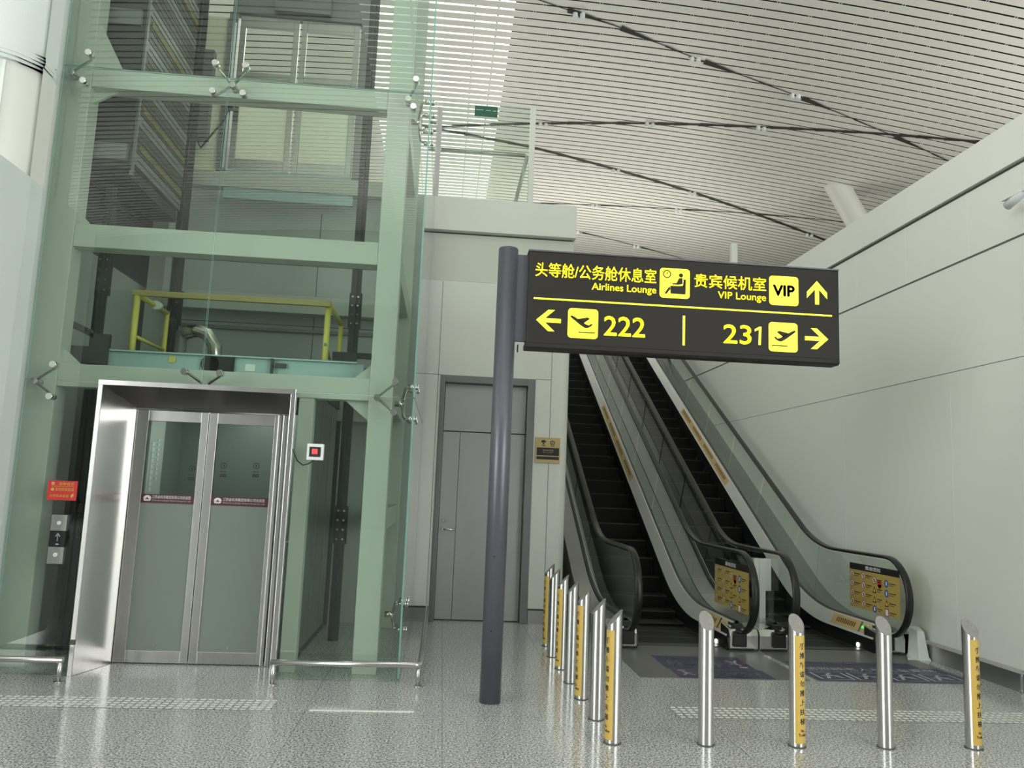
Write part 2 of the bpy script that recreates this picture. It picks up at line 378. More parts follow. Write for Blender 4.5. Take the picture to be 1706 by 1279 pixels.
mb = MB(); mb.cyl((.045, 10.21, 1.12), (.045, 10.17, 1.12), .022); mb.tube([(.045, 10.165, 1.12), (.12, 10.165, 1.12), (.19, 10.168, 1.118)], .010)
mb.build('handle', CHROME, door)
mb = MB(); mb.cyl((.045, 10.21, 1.225), (.045, 10.195, 1.225), .024); mb.cyl((.045, 10.195, 1.225), (.045, 10.19, 1.225), .011, m=1); mb.build('lock', [CHROME, STEELD], door)
# ---- upper floor slabs and upper landing
mb = MB(); mb.box(-12, 1.30, 10.7, 30, 4.95, 5.38); mb.box(5.75, 24, 3.0, 30, 4.95, 5.38); mb.box(1.59, 5.40, 20.1, 30, 4.95, 5.38)
mb.box(-4.3, -.31, 9.92, 10.7, 5.06, 5.38)
struct('floor_upper', mb, GREYP)
# ---- left rounded cladding
def plan(o, yf, r=.45, xe=-3.575, yb=7.03):
    xs = xe + o
    pts = [(xe - .02, yb), (xe + o * .4, yb - .12), (xs, yb - .35)]
    for i in range(37):
        a = math.pi / 2 * i / 36; pts.append((xs - r + r * math.cos(a), yf + r - r * math.sin(a)))
    return pts + [(-6.5, yf), (-6.5, yb)]
mb = MB()
def tier(pl, z0, z1, m=0): mb.prism(pl, 2, z0, z1, m)
tier(plan(.03, 5.75), .30, 4.07); tier(plan(.01, 5.80), .20, .30)
tier(plan(.015, 6.46), 4.07, 5.02, 1)
for i, (dz, do) in enumerate(((0, .012), (.03, .025), (.06, .028), (.09, .024))): tier(plan(do, 6.42 - do), 5.02 + dz, 5.05 + dz)
tier(plan(.02, 6.44), 5.14, 9.5)
struct('wall_left', mb, [WHITE2, WHITE])
mb = MB(); mb.box(-4.6, -3.60, 7.03, 7.06, 0, 9.5); mb.box(-6.5, -4.3, 5.9, 7.05, 0, .20)
struct('wall_left_return', mb, WHITE2)
mb = MB()
mb.box(-3.80, -3.772, 6.508, 6.532, 4.07, 5.01); mb.box(-3.60, -3.562, 6.808, 6.832, 4.07, 5.01)
struct('trim_7', mb, WHITE2)
# ---- hall ends behind the photographer
mb = MB(); mb.box(-26, 26, -16.3, -16, 0, 10.9)
for x in range(-24, 26, 4): mb.box(x - .04, x + .04, -16.0, -15.97, 0, 10.9, 1)
struct('wall_back', mb, [mottled('back_wall', (.16, .17, .165), (.20, .21, .20), .5, .6), SEAM])
mb = MB(); mb.box(-19.4, -19.2, -16, 34, 0, 9); mb.box(19.2, 19.4, -16, 34, 0, 9); mb.box(-19.2, 19.2, -14.2, -14, 8, 11.2)  # unseen walls added to shut sky light out of the hall
struct('wall_sky_block', mb, GREYP)
mb = MB(); mb.box(-19.2, 19.2, 30, 30.3, 0, 10.9); struct('wall_far', mb, WHITE)

# ================================================================== GLASS LIFT
# ---- steel frame
fr = thing('lift_shaft', (-2.05, 8.4, 0), 'green glass lift shaft on a white steel frame with spider fittings', 'lift shaft')
def bxp(name, m, par, *a, bevel=.006): return MB().box(*a).build(name, m, par, bevel)
for x0, x1, yy0, yy1, zt in ((-3.71, -3.43, 7.25, 7.45, 9.5), (-.70, -.485, 7.25, 7.45, 9.5), (-3.62, -3.43, 9.55, 9.75, 9.5), (-.70, -.485, 9.55, 9.75, 9.5)):
    bxp('column', FRAMEW, fr, x0, x1, yy0, yy1, 0, zt)
for x0, x1 in ((-3.08, -2.99), (-1.325, -1.19)): bxp('door_post', FRAMEW, fr, x0, x1, 7.27, 7.40, 0, 2.395)
bxp('rear_post', FRAMEW, fr, -1.24, -1.13, 9.60, 9.72, 0, 2.38)
for z0, z1 in ((2.395, 2.60), (3.67, 3.885), (5.20, 5.395)):
    bxp('front_beam', FRAMEW, fr, -3.43, -.70, 7.26, 7.44, z0, z1)
    bxp('side_beam', FRAMEW, fr, -.68, -.51, 7.45, 9.55, z0, z1)
    bxp('rear_beam', FRAMEW, fr, -3.43, -.70, 9.57, 9.73, z0 - .02, z1 - .02)
bxp('side_beam', FRAMEW, fr, -.68, -.51, 7.45, 9.55, 1.22, 1.42)
bxp('front_beam', FRAMEW, fr, -3.43, -.70, 7.26, 7.44, 7.5, 7.7)
for x, z, sx, sz in ((-3.43, 2.60, .16, .14), (-3.43, 5.395, .25, .46), (-.70, 2.60, -.16, .14), (-3.43, 5.20, .22, -.13), (-3.43, 3.885, .12, .12), (-.70, 2.395, -.22, -.18)):
    mb = MB(); mb.prism([(x, z), (x + sx, z), (x, z + sz)], 1, 7.33, 7.36); mb.build('gusset', FRAMEW, fr)
# ---- glass panes (front rows: upper, middle, beside the door; side rows)
def pane(label, x0, x1, z0, z1, y=7.02, side=False):
    mb = MB()
    if side: mb.box(-.292, -.278, x0, x1, z0, z1)
    else: mb.box(x0, x1, y, y + .014, z0, z1)
    o = mb.build('glass_pane', [GG, GGE], fr)
    for p in o.data.polygons:                # polished edges carry the green of the glass
        nrm = p.normal
        if (side and abs(nrm.x) < .5) or (not side and abs(nrm.y) < .5): p.material_index = 1
    return o
pane('large green glass pane left of the centre joint, above the upper landing door', -3.57, -2.128, 5.272, 8.2)
pane('green glass pane right of the centre joint, in front of the slatted upper door window', -2.116, -.292, 5.272, 8.2)
pane('large green glass pane above the lift entrance, in front of the counterweight', -3.57, -2.128, 2.424, 5.260)
pane('large green glass pane above the lift entrance, right of the centre joint', -2.116, -.292, 2.424, 5.260)
pane('narrow green glass pane left of the lift doors carrying the red notice', -3.57, -2.965, .02, 2.412)
pane('green glass pane right of the lift doors behind the white button box', -1.305, -.292, .02, 2.412)
pane('lower side glass pane of the lift shaft facing the service door', 7.036, 10.0, .02, 2.412, side=True)
pane('middle side glass pane of the lift shaft facing the sign pole', 7.036, 10.0, 2.424, 5.260, side=True)
pane('upper side glass pane of the lift shaft beside the glass balustrade', 7.036, 10.0, 5.272, 8.2, side=True)
# ---- spider fittings
def spider(cx, cz, offs, label, side=None):
    if side is None:
        hub = (cx, 7.15, cz); mb = MB(); mb.cyl((cx, 7.13, cz), (cx, 7.262, cz), .028, 12); t = mb.build('spider_fitting', STEEL, fr)
        for dx, dz in offs:
            mb = MB(); mb.tube([hub, (cx + dx * .9, 7.12, cz + dz * .9), (cx + dx, 7.085, cz + dz)], .013, 8, 0, .009); mb.build('arm', STEEL, t)
            mb = MB(); mb.cyl((cx + dx, 7.09, cz + dz), (cx + dx, 7.036, cz + dz), .026, 16); mb.cyl((cx + dx, 7.02, cz + dz), (cx + dx, 7.0, cz + dz), .032, 20, 0, .027); mb.build('bolt', CHROME, t)
    else:
        cy = side
        mb = MB(); mb.cyl((-.40, cy, cz), (-.488, cy, cz), .028, 12); t = mb.build('spider_fitting', STEEL, fr)
        for dy, dz in offs:
            mb = MB(); mb.tube([(-.42, cy, cz), (-.39, cy + dy * .9, cz + dz * .9), (-.35, cy + dy, cz + dz)], .013, 8); mb.build('arm', STEEL, t)
            mb = MB(); mb.cyl((-.36, cy + dy, cz + dz), (-.292, cy + dy, cz + dz), .026, 16); mb.cyl((-.278, cy + dy, cz + dz), (-.262, cy + dy, cz + dz), .03, 20); mb.build('bolt', CHROME, t)
d = .135
spider(-2.122, 5.266, ((d, d), (-d, d), (d, -d), (-d, -d)), 'four-armed spider bracket at the upper centre crossing of the glass joints')
spider(-3.56, 5.266, ((.19, d), (.17, -d)), 'two-armed spider bracket at the upper left end of the glass joint')
spider(-.50, 5.266, ((.07, d), (.06, -d)), 'two-armed spider bracket at the upper right end of the glass joint')
spider(-3.56, 2.418, ((.20, d), (.20, -.14)), 'two-armed spider bracket on the lower joint, above the red notice')
spider(-2.122, 2.45, ((.15, .10), (-.15, .10)), 'two-armed spider bracket right above the lift entrance header')
spider(-.62, 2.418, ((.165, d), (.165, -.135)), 'two-armed spider bracket on the lower joint, right of the button box')
spider(0, 2.418, ((-.14, .15), (-.14, -.15), (.14, .15), (.14, -.15)), 'spider bracket on the side glass at the lower joint', side=7.62)
spider(0, 5.266, ((-.14, .15), (-.14, -.15), (.14, .15), (.14, -.15)), 'spider bracket on the side glass at the upper joint', side=7.62)
spider(0, .40, ((-.12, .12), (.12, .12), (-.12, -.12)), 'spider bracket on the side glass low above the floor', side=8.0)
# ---- stainless entrance surround
su = thing('lift_entrance_surround', (-2.13, 7.2, 0), 'deep polished stainless steel surround framing the lift doors', 'door surround')
def jamb(s):
    if s < 0: a, b, c, d_ = -2.96, -2.92, -2.805, -2.86
    else: a, b, c, d_ = -1.302, -1.345, -1.445, -1.39
    mb = MB(); zt, zb = 2.44, 2.255
    A = [(a, 6.985), (b, 6.985), (c, 7.46), (d_, 7.46)] if s < 0 else [(b, 6.985), (a, 6.985), (d_, 7.46), (c, 7.46)]
    mb.prism(A, 2, 0, 2.40); return mb
jamb(-1).build('jamb', STEEL, su, .003); jamb(1).build('jamb', STEEL, su, .003)
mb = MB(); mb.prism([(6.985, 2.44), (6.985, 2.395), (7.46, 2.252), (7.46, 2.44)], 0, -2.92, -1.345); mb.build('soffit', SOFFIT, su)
mb = MB(); mb.box(-2.96, -1.302, 6.98, 7.0, 2.395, 2.44); mb.build('header_edge', STEEL, su, .003)
mb = MB(); mb.box(-2.96, -2.918, 6.978, 7.0, .25, .29); mb.build('joint_strip', SOFFIT, su)
for x0, x1 in ((-2.862, -2.806), (-1.535, -1.50), (-1.49, -1.45), (-1.44, -1.39)): bxp('reveal_strip', STEEL, su, x0, x1, 7.465, 7.50, 0, 2.25, bevel=.008)
# ---- lift doors
def lift_door(x0, x1, label, bandname):
    t = thing('lift_door', ((x0 + x1) / 2, 7.5, 0), label, 'lift door', 'pair of lift doors')
    s0, s1 = x0 + .105, x1 - .075
    if x0 < -2.4: s0, s1 = x0 + .105, x1 - .065
    else: s0, s1 = x0 + .075, x1 - .03
    mb = MB(); mb.box(x0, s0, 7.48, 7.53, .012, 2.238); mb.box(s1, x1, 7.48, 7.53, .012, 2.238)
    mb.box(s0, s1, 7.48, 7.53, 2.14, 2.238); mb.box(s0, s1, 7.48, 7.53, .012, .115); mb.build('door_frame', STEEL, t, .003)
    mb = MB(); mb.box(s0, s1, 7.497, 7.507, 1.48, 2.14); mb.build('glazing', GD, t)
    mb = MB(); mb.box(s0, s1, 7.495, 7.51, .115, 1.40); mb.build('frosted_panel', FROST, t)
    mb = MB(); mb.box(s0, s1, 7.490, 7.512, 1.40, 1.48); b = mb.build('name_band', MAROON, t)
    P = lambda u, v: (u, 7.4885, v)
    w = s1 - s0
    text('lettering', '江西省机场集团有限公司欢迎您', s0 + w * .20, s0 + w * .93, 1.441, 1.470, P, WINK, b)
    text('lettering', 'Welcome to Jiangxi Airport Group Co., Ltd', s0 + w * .20, s0 + w * .93, 1.415, 1.432, P, GINK, b)
    lg = MB(); cx, cz = s0 + w * .115, 1.440
    lg.poly([P(cx + .034 * math.cos(math.pi * i / 12), cz + .028 * math.sin(math.pi * i / 12)) for i in range(13)])
    P2 = lambda u, v: (u, 7.4878, v)
    lg.poly([P(cx - .034, cz - .003), P(cx + .034, cz - .003), P(cx + .025, cz - .022), P(cx - .025, cz - .022)])
    lg.poly([P2(cx - .018, cz - .018), P2(cx, cz + .014), P2(cx + .018, cz - .018), P2(cx, cz - .006)], 1)
    lg.build('emblem', [WINK, MAROON], b, recalc=False)
    mb = MB(); mb.cyl(((s0 + s1) / 2, 7.494, .15), ((s0 + s1) / 2, 7.488, .15), .012); mb.build('stud', CHROME, t)
    P3 = lambda u, v: (u, 7.4955, v)
    spots = ((s0 + .42, 1.72),) if x0 < -2.4 else ((s0 + .085, 1.76), (s0 + .375, 1.77))
    for px_, pz in spots:
        mb = MB(); ringpoly(mb, px_, pz, .022, .029, P3); mb.poly([P3(*q) for q in rect(px_ - .006, px_ + .006, pz - .012, pz + .012)])
        mb.poly([P3(*q) for q in rect(px_ - .027, px_ + .027, pz - .058, pz - .052)])
        ringpoly(mb, px_ - .014, pz - .09, .006, .016, P3); ringpoly(mb, px_ + .014, pz - .09, .006, .016, P3)
        mb.build('warning_sticker', INK, t, recalc=False)
    return t
lift_door(-2.80, -2.163, 'left steel-framed lift door leaf, half clear half frosted glass', '')
lift_door(-2.155, -1.538, 'right steel-framed lift door leaf, half clear half frosted glass', '')
# ---- lift car with roof gear
car = thing('lift_car', (-2.15, 8.6, 0), 'dark grey lift car behind the lift doors, with yellow guard rail on its roof', 'lift car')
mb = MB(); mb.box(-3.04, -1.27, 7.66, 9.45, 0, .06); mb.build('car_floor', DGREY, car)
mb = MB(); mb.box(-3.04, -3.0, 7.70, 9.45, .06, 2.5); mb.build('car_wall', CARM, car)
mb = MB(); mb.box(-1.31, -1.27, 7.70, 9.45, .06, 2.5); mb.build('car_wall', CARM, car)
mb = MB(); mb.box(-3.0, -1.31, 9.41, 9.45, .06, 2.5); mb.build('car_wall', CARM, car)
mb = MB(); mb.box(-3.06, -1.25, 7.66, 9.47, 2.5, 2.6); mb.build('car_roof', DGREY, car, .004)
mb = MB(); mb.box(-2.5, -1.8, 8.3, 8.9, 2.485, 2.5); mb.build('ceiling_lamp', mat('car_lamp', (1, 1, 1), .4, emit=(.95, 1, .96), es=9.0), car)
for x in (-1.262, -1.255): pass
mb = MB(); mb.box(-1.27, -1.262, 7.75, 7.79, .1, 2.45); mb.box(-1.27, -1.262, 8.35, 8.40, .1, 2.45); mb.box(-1.27, -1.262, 9.0, 9.05, .1, 2.45); mb.build('wall_rib', STEELD, car)
mb = MB(); mb.box(-3.0, -2.985, 8.38, 8.80, 1.0, 2.25); pn = mb.build('control_panel', mottled('panel_steel', (.55, .57, .52), (.62, .64, .58), 4, .4), car)
mb = MB()
for i in range(9): mb.box(-2.985, -2.978, 8.44, 8.52, 1.48 + .058 * i, 1.525 + .058 * i); mb.box(-2.985, -2.978, 8.60, 8.66, 1.6 + .05 * i, 1.63 + .05 * i)
mb.build('button', PLAST, pn)
mb = MB(); mb.tube([(-2.85, 9.33, .95), (-1.45, 9.33, .95)], .02, 10); mb.cyl((-2.8, 9.33, .95), (-2.8, 9.41, .95), .012); mb.cyl((-1.5, 9.33, .95), (-1.5, 9.41, .95), .012); mb.build('handrail', CHROME, car)
# yellow guard rail on the roof
mb = MB(); mb.box(-3.04, -1.17, 7.69, 7.735, 3.345, 3.40); gr = mb.build('roof_guard_rail', mottled('worn_yellow', (.33, .27, .10), (.40, .33, .12), 8, .5), car, .004); gr['label'] = 'yellow guard rail on the car roof'
def post(x, y, z0, z1, r=.026): MB().cyl((x, y, z0), (x, y, z1), r, 10).build('post', YPAINT, gr)
post(-3.0, 7.72, 2.6, 3.36, .03); post(-3.0, 8.55, 2.6, 3.36); post(-1.22 + .02, 7.78, 2.6, 3.40, .03); post(-1.20, 8.75, 2.6, 3.40)
mb = MB(); mb.cyl((-3.0, 7.72, 3.36), (-3.0, 8.57, 3.36), .026, 10); mb.build('side_rail', YPAINT, gr)
mb = MB(); mb.cyl((-3.0, 7.72, 2.96), (-3.0, 8.57, 2.96), .018, 10); mb.build('side_rail', YPAINT, gr)
mb = MB(); mb.cyl((-1.20, 7.74, 3.385), (-1.20, 8.77, 3.385), .026, 10); mb.build('side_rail', YPAINT, gr)
mb = MB(); mb.cyl((-1.20, 7.74, 2.98), (-1.20, 8.77, 2.70), .016, 10); mb.build('brace', MGREY, gr)
mb = MB(); mb.cyl((-2.98, 8.15, 3.36), (-2.98, 8.25, 3.36), .045, 12); mb.build('lamp_head', PLAST, gr)
# pale door-operator beam
ob = thing('door_operator_beam', (-2.04, 7.62, 2.61), 'long pale teal door operator beam behind the lower cross beam', 'beam')
mb = MB(); mb.box(-3.20, -.80, 7.58, 7.64, 2.63, 2.775); mb.box(-3.20, -.86, 7.54, 7.64, 2.775, 2.79); mb.build('casing', TEAL, ob, .003)
mb = MB(); mb.cyl((-2.22, 7.577, 2.70), (-2.22, 7.55, 2.70), .085, 20); mb.box(-2.22, -2.0, 7.55, 7.577, 2.615, 2.785); mb.build('motor_cover', BLACK, ob)
mb = MB(); mb.box(-1.90, -1.81, 7.574, 7.58, 2.655, 2.72); mb.build('rating_plate', PLAST, ob)
mb = MB(); mb.box(-1.66, -1.64, 7.53, 7.58, 2.63, 2.78); mb.box(-1.62, -1.52, 7.54, 7.58, 2.70, 2.74); mb.build('bracket', DGREY, ob)
mb = MB(); mb.box(-2.60, -2.54, 7.570, 7.58, 2.70, 2.76); mb.build('clip', YPAINT, ob)
mb = MB()
for q in ([(-3.604, 3.094), (-3.268, 2.943), (-3.268, 2.88), (-3.553, 3.0)], [(-3.604, 3.094), (-3.553, 3.0), (-3.50, 2.80), (-3.60, 2.767)], [(-3.60, 2.767), (-3.50, 2.80), (-3.13, 2.80), (-3.13, 2.64), (-3.45, 2.64)], [(-3.30, 2.92), (-3.12, 2.92), (-3.12, 2.80), (-3.30, 2.80)]): mb.prism(q, 1, 7.50, 7.54)
mb.build('end_bracket', DGREY, ob)
# ventilation fan on the car roof
mb = MB(); mb.box(-2.78, -2.66, 8.85, 9.1, 2.6, 2.9); fan = mb.build('ventilation_fan', DGREY, car); fan['label'] = 'fan with a bent silver duct'
mb = MB(); mb.tube([(-2.86, 8.7, 3.18), (-2.72, 8.7, 3.22), (-2.60, 8.7, 3.18), (-2.52, 8.7, 3.05), (-2.48, 8.7, 2.6)], .075, 14); mb.build('duct', STEEL, fan)
mb = MB(); mb.cyl((-2.88, 8.7, 2.6), (-2.88, 8.7, 3.2), .06, 12); mb.build('motor', MGREY, fan)
# guide rails
def grail(x, y, z1, label, w=.05):
    t = thing('guide_rail', (x, y, 0), label, 'rail', 'lift guide rails')
    mb = MB(); mb.box(x - w, x + w, y - .012, y + .012, 0, z1); mb.box(x - .01, x + .01, y - .06, y, 0, z1); mb.build('rail', DGREY, t)
    for z in (1.2, 3.55):
        if z < z1:
            mb = MB(); mb.box(x - w - .015, x + w + .015, y + .012, y + .035, z - .2, z + .2); b = mb.build('fishplate', DGREY, t)
            for k in range(4):
                q = MB()
                for dx in (-.03, .03): q.cyl((x + dx, y - .014, z - .15 + .1 * k), (x + dx, y - .026, z - .15 + .1 * k), .012, 8)
                q.build('bolt', CHROME, b)
    return t
grail(-3.37, 7.80, 4.46, 'dark bolted guide rail below the counterweight at the left of the shaft', .055)
grail(-3.14, 9.15, 9.0, 'dark guide rail at the rear left of the shaft behind the yellow rail', .065)
rr_ = grail(-1.06, 8.75, 9.0, 'dark guide rail with a buffer bracket, right of the lift car', .055)
mb = MB(); mb.box(-1.02, -.68, 8.78, 8.84, 3.02, 3.08); mb.box(-1.25, -1.0, 8.6, 8.74, 2.6, 3.05); mb.box(-1.0, -.80, 8.6, 8.7, 2.80, 2.86)
mb.build('rail_bracket', DGREY, rr_)
DYEL = mottled('worn_yellow_edge', (.30, .27, .05), (.10, .09, .05), 7, .6); DYEL2 = mottled('worn_brown_edge', (.13, .11, .07), (.07, .07, .06), 7, .6)
# counterweight
cw = thing('counterweight', (-3.37, 8.3, 4.62), 'tall dark counterweight with yellow-edged filler slabs hanging at the shaft left', 'counterweight')
mb = MB(); mb.box(-3.62, -3.14, 7.56, 7.62, 4.55, 8.4); mb.build('front_plate', DGREY, cw)
mb = MB(); mb.box(-3.60, -3.16, 7.62, 9.0, 4.50, 4.62); mb.build('bottom_channel', DGREY, cw)
mb = MB(); mb.box(-3.55, -3.16, 7.52, 7.56, 4.62, 4.78); mb.box(-3.55, -3.16, 7.52, 7.56, 6.0, 6.16); mb.build('cross_bracket', MGREY, cw)
mb = MB(); mb.box(-3.15, -3.12, 7.60, 7.64, 4.5, 8.4); mb.build('edge_bar', MGREY, cw)
for k in range(26):
    z = 4.64 + k * .13; yel = k in (1, 4, 11, 17)
    mb = MB(); mb.box(-3.58, -3.13, 7.66, 9.0, z, z + .118)
    if yel: mb.box(-3.132, -3.122, 7.72, 8.98, z + .03, z + .09, 1)
    else: mb.box(-3.132, -3.126, 7.72, 8.98, z + .05, z + .062, 2)
    mb.build('filler_slab', [DGREY if k % 3 else MGREY, DYEL, DYEL2], cw)
# shaft walls
mb = MB(); mb.box(-3.62, -.30, 9.85, 9.92, 0, 5.06)
for z in (3.55, 4.32, 3.82): mb.box(-3.62, -.72, 9.846, 9.852, z - .004, z + .004, 1)
mb.box(-1.69, -1.682, 9.846, 9.852, 3.0, 5.0, 1); mb.box(-3.4, -.75, 9.80, 9.85, 3.46, 3.50, 2); mb.box(-3.4, -.75, 9.78, 9.85, 3.0, 3.06, 2)
struct('wall_shaft_rear', mb, [GREYP, SEAM, MGREY])
mb = MB(); mb.box(-3.78, -3.72, 7.06, 9.85, 0, 3.9); mb.box(-3.78, -3.72, 7.46, 9.85, 3.9, 9.4, 1); mb.box(-3.78, -3.72, 7.06, 7.46, 3.9, 9.4); mb.box(-3.72, -3.715, 7.5, 7.506, 0, 3.9, 1); mb.box(-3.72, -3.715, 8.6, 8.606, 0, 3.9, 1)
struct('wall_shaft_left', mb, [GREYP, DGREY])
# ---- upper landing door seen through the shaft
ud = thing('upper_landing_door', (-2.07, 9.6, 5.38), 'upper landing lift door with tall glazed leaves seen through the shaft', 'lift door')
for x0, x1 in ((-2.82, -2.09), (-2.06, -1.33)):
    mb = MB(); mb.box(x0, x0 + .07, 9.60, 9.64, 5.42, 7.45); mb.box(x1 - .07, x1, 9.60, 9.64, 5.42, 7.45); mb.box(x0 + .07, x1 - .07, 9.60, 9.64, 5.42, 5.56); mb.box(x0 + .07, x1 - .07, 9.60, 9.64, 7.30, 7.45)
    mb.box(x0 + .07, x1 - .07, 9.60, 9.64, 6.62, 6.70)
    lf = mb.build('leaf', STEELD, ud, .003)
    mb = MB(); mb.box(x0 + .07, x1 - .07, 9.612, 9.622, 6.70, 7.30); mb.build('pane', GC, lf)
    mb = MB(); mb.box(x0 + .07, x1 - .07, 9.612, 9.622, 5.56, 6.62); mb.build('frosted_pane', FILM, lf)
mb = MB(); mb.box(-2.92, -1.20, 9.57, 9.70, 7.46, 7.85); mb.box(-2.4, -1.7, 9.50, 9.57, 7.5, 7.8); mb.build('operator_header', MGREY, ud)
mb = MB(); mb.box(-2.95, -2.84, 9.56, 9.70, 5.38, 7.46); mb.box(-1.31, -1.12, 9.56, 9.70, 5.38, 7.46); mb.build('jamb', MGREY, ud)
mb = MB(); mb.box(-2.85, -1.28, 9.60, 9.66, 5.05, 5.36); mb.box(-2.9, -1.2, 9.58, 9.70, 5.36, 5.40); mb.build('apron', TEAL, ud)
mb = MB(); mb.cyl((-2.86, 9.54, 5.4), (-2.86, 9.54, 7.3), .014, 8); mb.build('edge_strip', PLAST, ud)
mb = MB(); mb.box(-3.55, -2.96, 9.62, 9.70, 5.38, 7.42)
tag(mb.build('cladding_panel', CREAM, None, .01), 'cream panel left of the upper landing door behind the counterweight', 'panel')
cb = thing('junction_box', (-3.10, 9.52, 5.85), 'grey control box with hanging cable beside the cream panel in the shaft', 'box')
mb = MB(); mb.box(-3.36, -3.08, 9.50, 9.62, 5.75, 6.9); mb.build('case', MGREY, cb)
mb = MB(); mb.tube([(-3.2, 9.5, 5.75), (-3.12, 9.46, 5.6), (-2.98, 9.42, 5.78), (-2.86, 9.42, 5.95), (-2.80, 9.42, 6.15)], .012, 6); mb.build('cable', RUB, cb)
mb = MB(); mb.box(-2.83, -2.76, 9.38, 9.46, 6.1, 6.35); mb.build('limit_switch', BLACK, cb)
# ---- call panel, notice, button box on the glass
cp = thing('lift_call_panel', (-3.155, 7.0, .89), 'silver lift call panel with black display below the red notice', 'call panel')
mb = MB(); mb.box(-3.215, -3.09, 6.985, 7.02, 1.16, 1.29); a = mb.build('upper_plate', STEELD, cp, .002)
mb = MB(); mb.cyl((-3.15, 6.985, 1.225), (-3.15, 6.978, 1.225), .016); mb.build('keyswitch', PLAST, a)
mb = MB(); mb.box(-3.215, -3.09, 6.985, 7.02, 1.03, 1.158); a = mb.build('display', BLACK, cp)
P = lambda u, v: (u, 6.9835, v)
mb = MB()
for q in ([(-3.152, 1.075), (-3.146, 1.075), (-3.146, 1.135), (-3.152, 1.135)], [(-3.17, 1.115), (-3.164, 1.110), (-3.146, 1.138), (-3.152, 1.142)], [(-3.128, 1.115), (-3.134, 1.110), (-3.152, 1.138), (-3.146, 1.142)], rect(-3.16, -3.135, 1.045, 1.055)): mb.poly([P(*p) for p in q])
mb.build('arrow_symbol', GINK, a, recalc=False)
mb = MB(); mb.box(-3.215, -3.09, 6.985, 7.02, .89, 1.028); a = mb.build('lower_plate', STEELD, cp, .002)
mb = MB(); mb.cyl((-3.15, 6.985, .965), (-3.15, 6.976, .965), .018); mb.build('call_button', PLAST, a)
rn = thing('notice_sticker', (-3.165, 7.015, 1.41), 'small red notice with yellow writing on the glass above the call panel', 'notice')
mb = MB(); mb.box(-3.285, -3.05, 7.012, 7.018, 1.41, 1.572); s_ = mb.build('sheet', RED, rn)
P = lambda u, v: (u, 7.010, v)
text('lettering', '温馨提示', -3.20, -3.075, 1.535, 1.558, P, STICK, s_); text('lettering', '请勿倚靠玻璃', -3.225, -3.075, 1.485, 1.515, P, STICK, s_); text('lettering', '注意安全谢谢', -3.265, -3.11, 1.435, 1.458, P, STICK, s_)
flat('emblem', [circ(-3.245, 1.548, .014, 10), rect(-3.26, -3.075, 1.525, 1.528), circ(-3.245, 1.498, .014, 10), [(-3.09, 1.43), (-3.07, 1.45), (-3.075, 1.47), (-3.095, 1.455)]], P, STICK, s_)
bb = thing('button_box', (-1.10, 7.0, 1.83), 'square white box with a red button on the glass right of the lift doors', 'button box')
mb = MB(); mb.box(-1.173, -1.032, 6.975, 7.02, 1.832, 1.972); mb.build('case', PLAST, bb, .006)
mb = MB(); mb.box(-1.15, -1.055, 6.970, 6.976, 1.86, 1.945); f_ = mb.build('face', INK, bb)
mb = MB(); mb.box(-1.128, -1.080, 6.962, 6.971, 1.882, 1.928); mb.build('button', RGLOW, bb, .003)
mb = MB(); mb.tube([(-1.11, 6.995, 1.835), (-1.15, 6.99, 1.80), (-1.20, 6.99, 1.785), (-1.25, 6.995, 1.82), (-1.285, 7.0, 1.89), (-1.295, 7.0, 1.92)], .006, 6); mb.build('cable', RUB, bb)
# ---- low guard rails
def lowrail(label, pts, posts, base):
    t = thing('guard_rail', base, label, 'rail', 'low guard rails round the lift glass')
    mb = MB(); mb.tube(pts, .024, 12); mb.build('rail', STEEL, t)
    for x, y in posts:
        mb = MB(); mb.cyl((x, y, 0), (x, y, .18), .018, 12); mb.cyl((x, y, 0), (x, y, .008), .035, 12); mb.build('post', STEEL, t)
lowrail('low stainless guard rail left of the lift entrance', [(-4.1, 6.79, .17), (-2.915, 6.79, .17)], [(-2.935, 6.79), (-3.9, 6.79)], (-3.5, 6.79, 0))
lowrail('low stainless guard rail right of the lift entrance, turning the glass corner', [(-1.315, 6.84, .175), (-.14, 6.84, .18), (-.105, 6.85, .18), (-.10, 6.9, .18), (-.10, 10.0, .18)], [(-1.29, 6.84), (-.115, 6.875), (-.10, 9.85)], (-.7, 6.84, 0))

# ================================================================== SIGN
sg = thing('wayfinding_sign', (.459, 6.44, 0), 'dark wayfinding sign with yellow symbols cantilevered from a round grey pole', 'sign')
mb = MB(); mb.cyl((.459, 6.44, 0), (.459, 6.44, 3.645), .083, 40); mb.cyl((.459, 6.44, 3.645), (.459, 6.44, 3.652), .078, 40)
po = mb.build('pole', POLE, sg)
for z in (.55, 1.12): MB().cyl((.44, 6.362, z), (.44, 6.356, z), .006, 8).build('screw', BLACK, po)
mb = MB(); mb.box(.52, .64, 6.42, 6.46, 2.865, 3.602); mb.build('bracket', POLE, sg, .003)
mb = MB(); mb.box(.628, 3.302, 6.36, 6.52, 2.845, 3.622); bo = mb.build('board', SIGN, sg, .006)
mb = MB(); mb.prism([(6.352, 2.845), (6.352, 2.815), (6.375, 2.80), (6.505, 2.80), (6.528, 2.815), (6.528, 2.845)], 0, .622, 3.296); mb.build('lower_trim', SIGN, sg)
mb = MB(); mb.box(.624, 3.305, 6.354, 6.526, 3.622, 3.634); mb.build('upper_trim', POLE, sg)
mb = MB(); mb.cyl((.57, 6.47, 2.78), (.57, 6.47, 2.845), .006, 6); mb.build('cable', RUB, sg)
P = lambda u, v: (u, 6.3585, v); PD = lambda u, v: (u, 6.3572, v)
def st(n, body, *r, bold=0.0): text(n, body, *r, P, YEL, bo, bold)
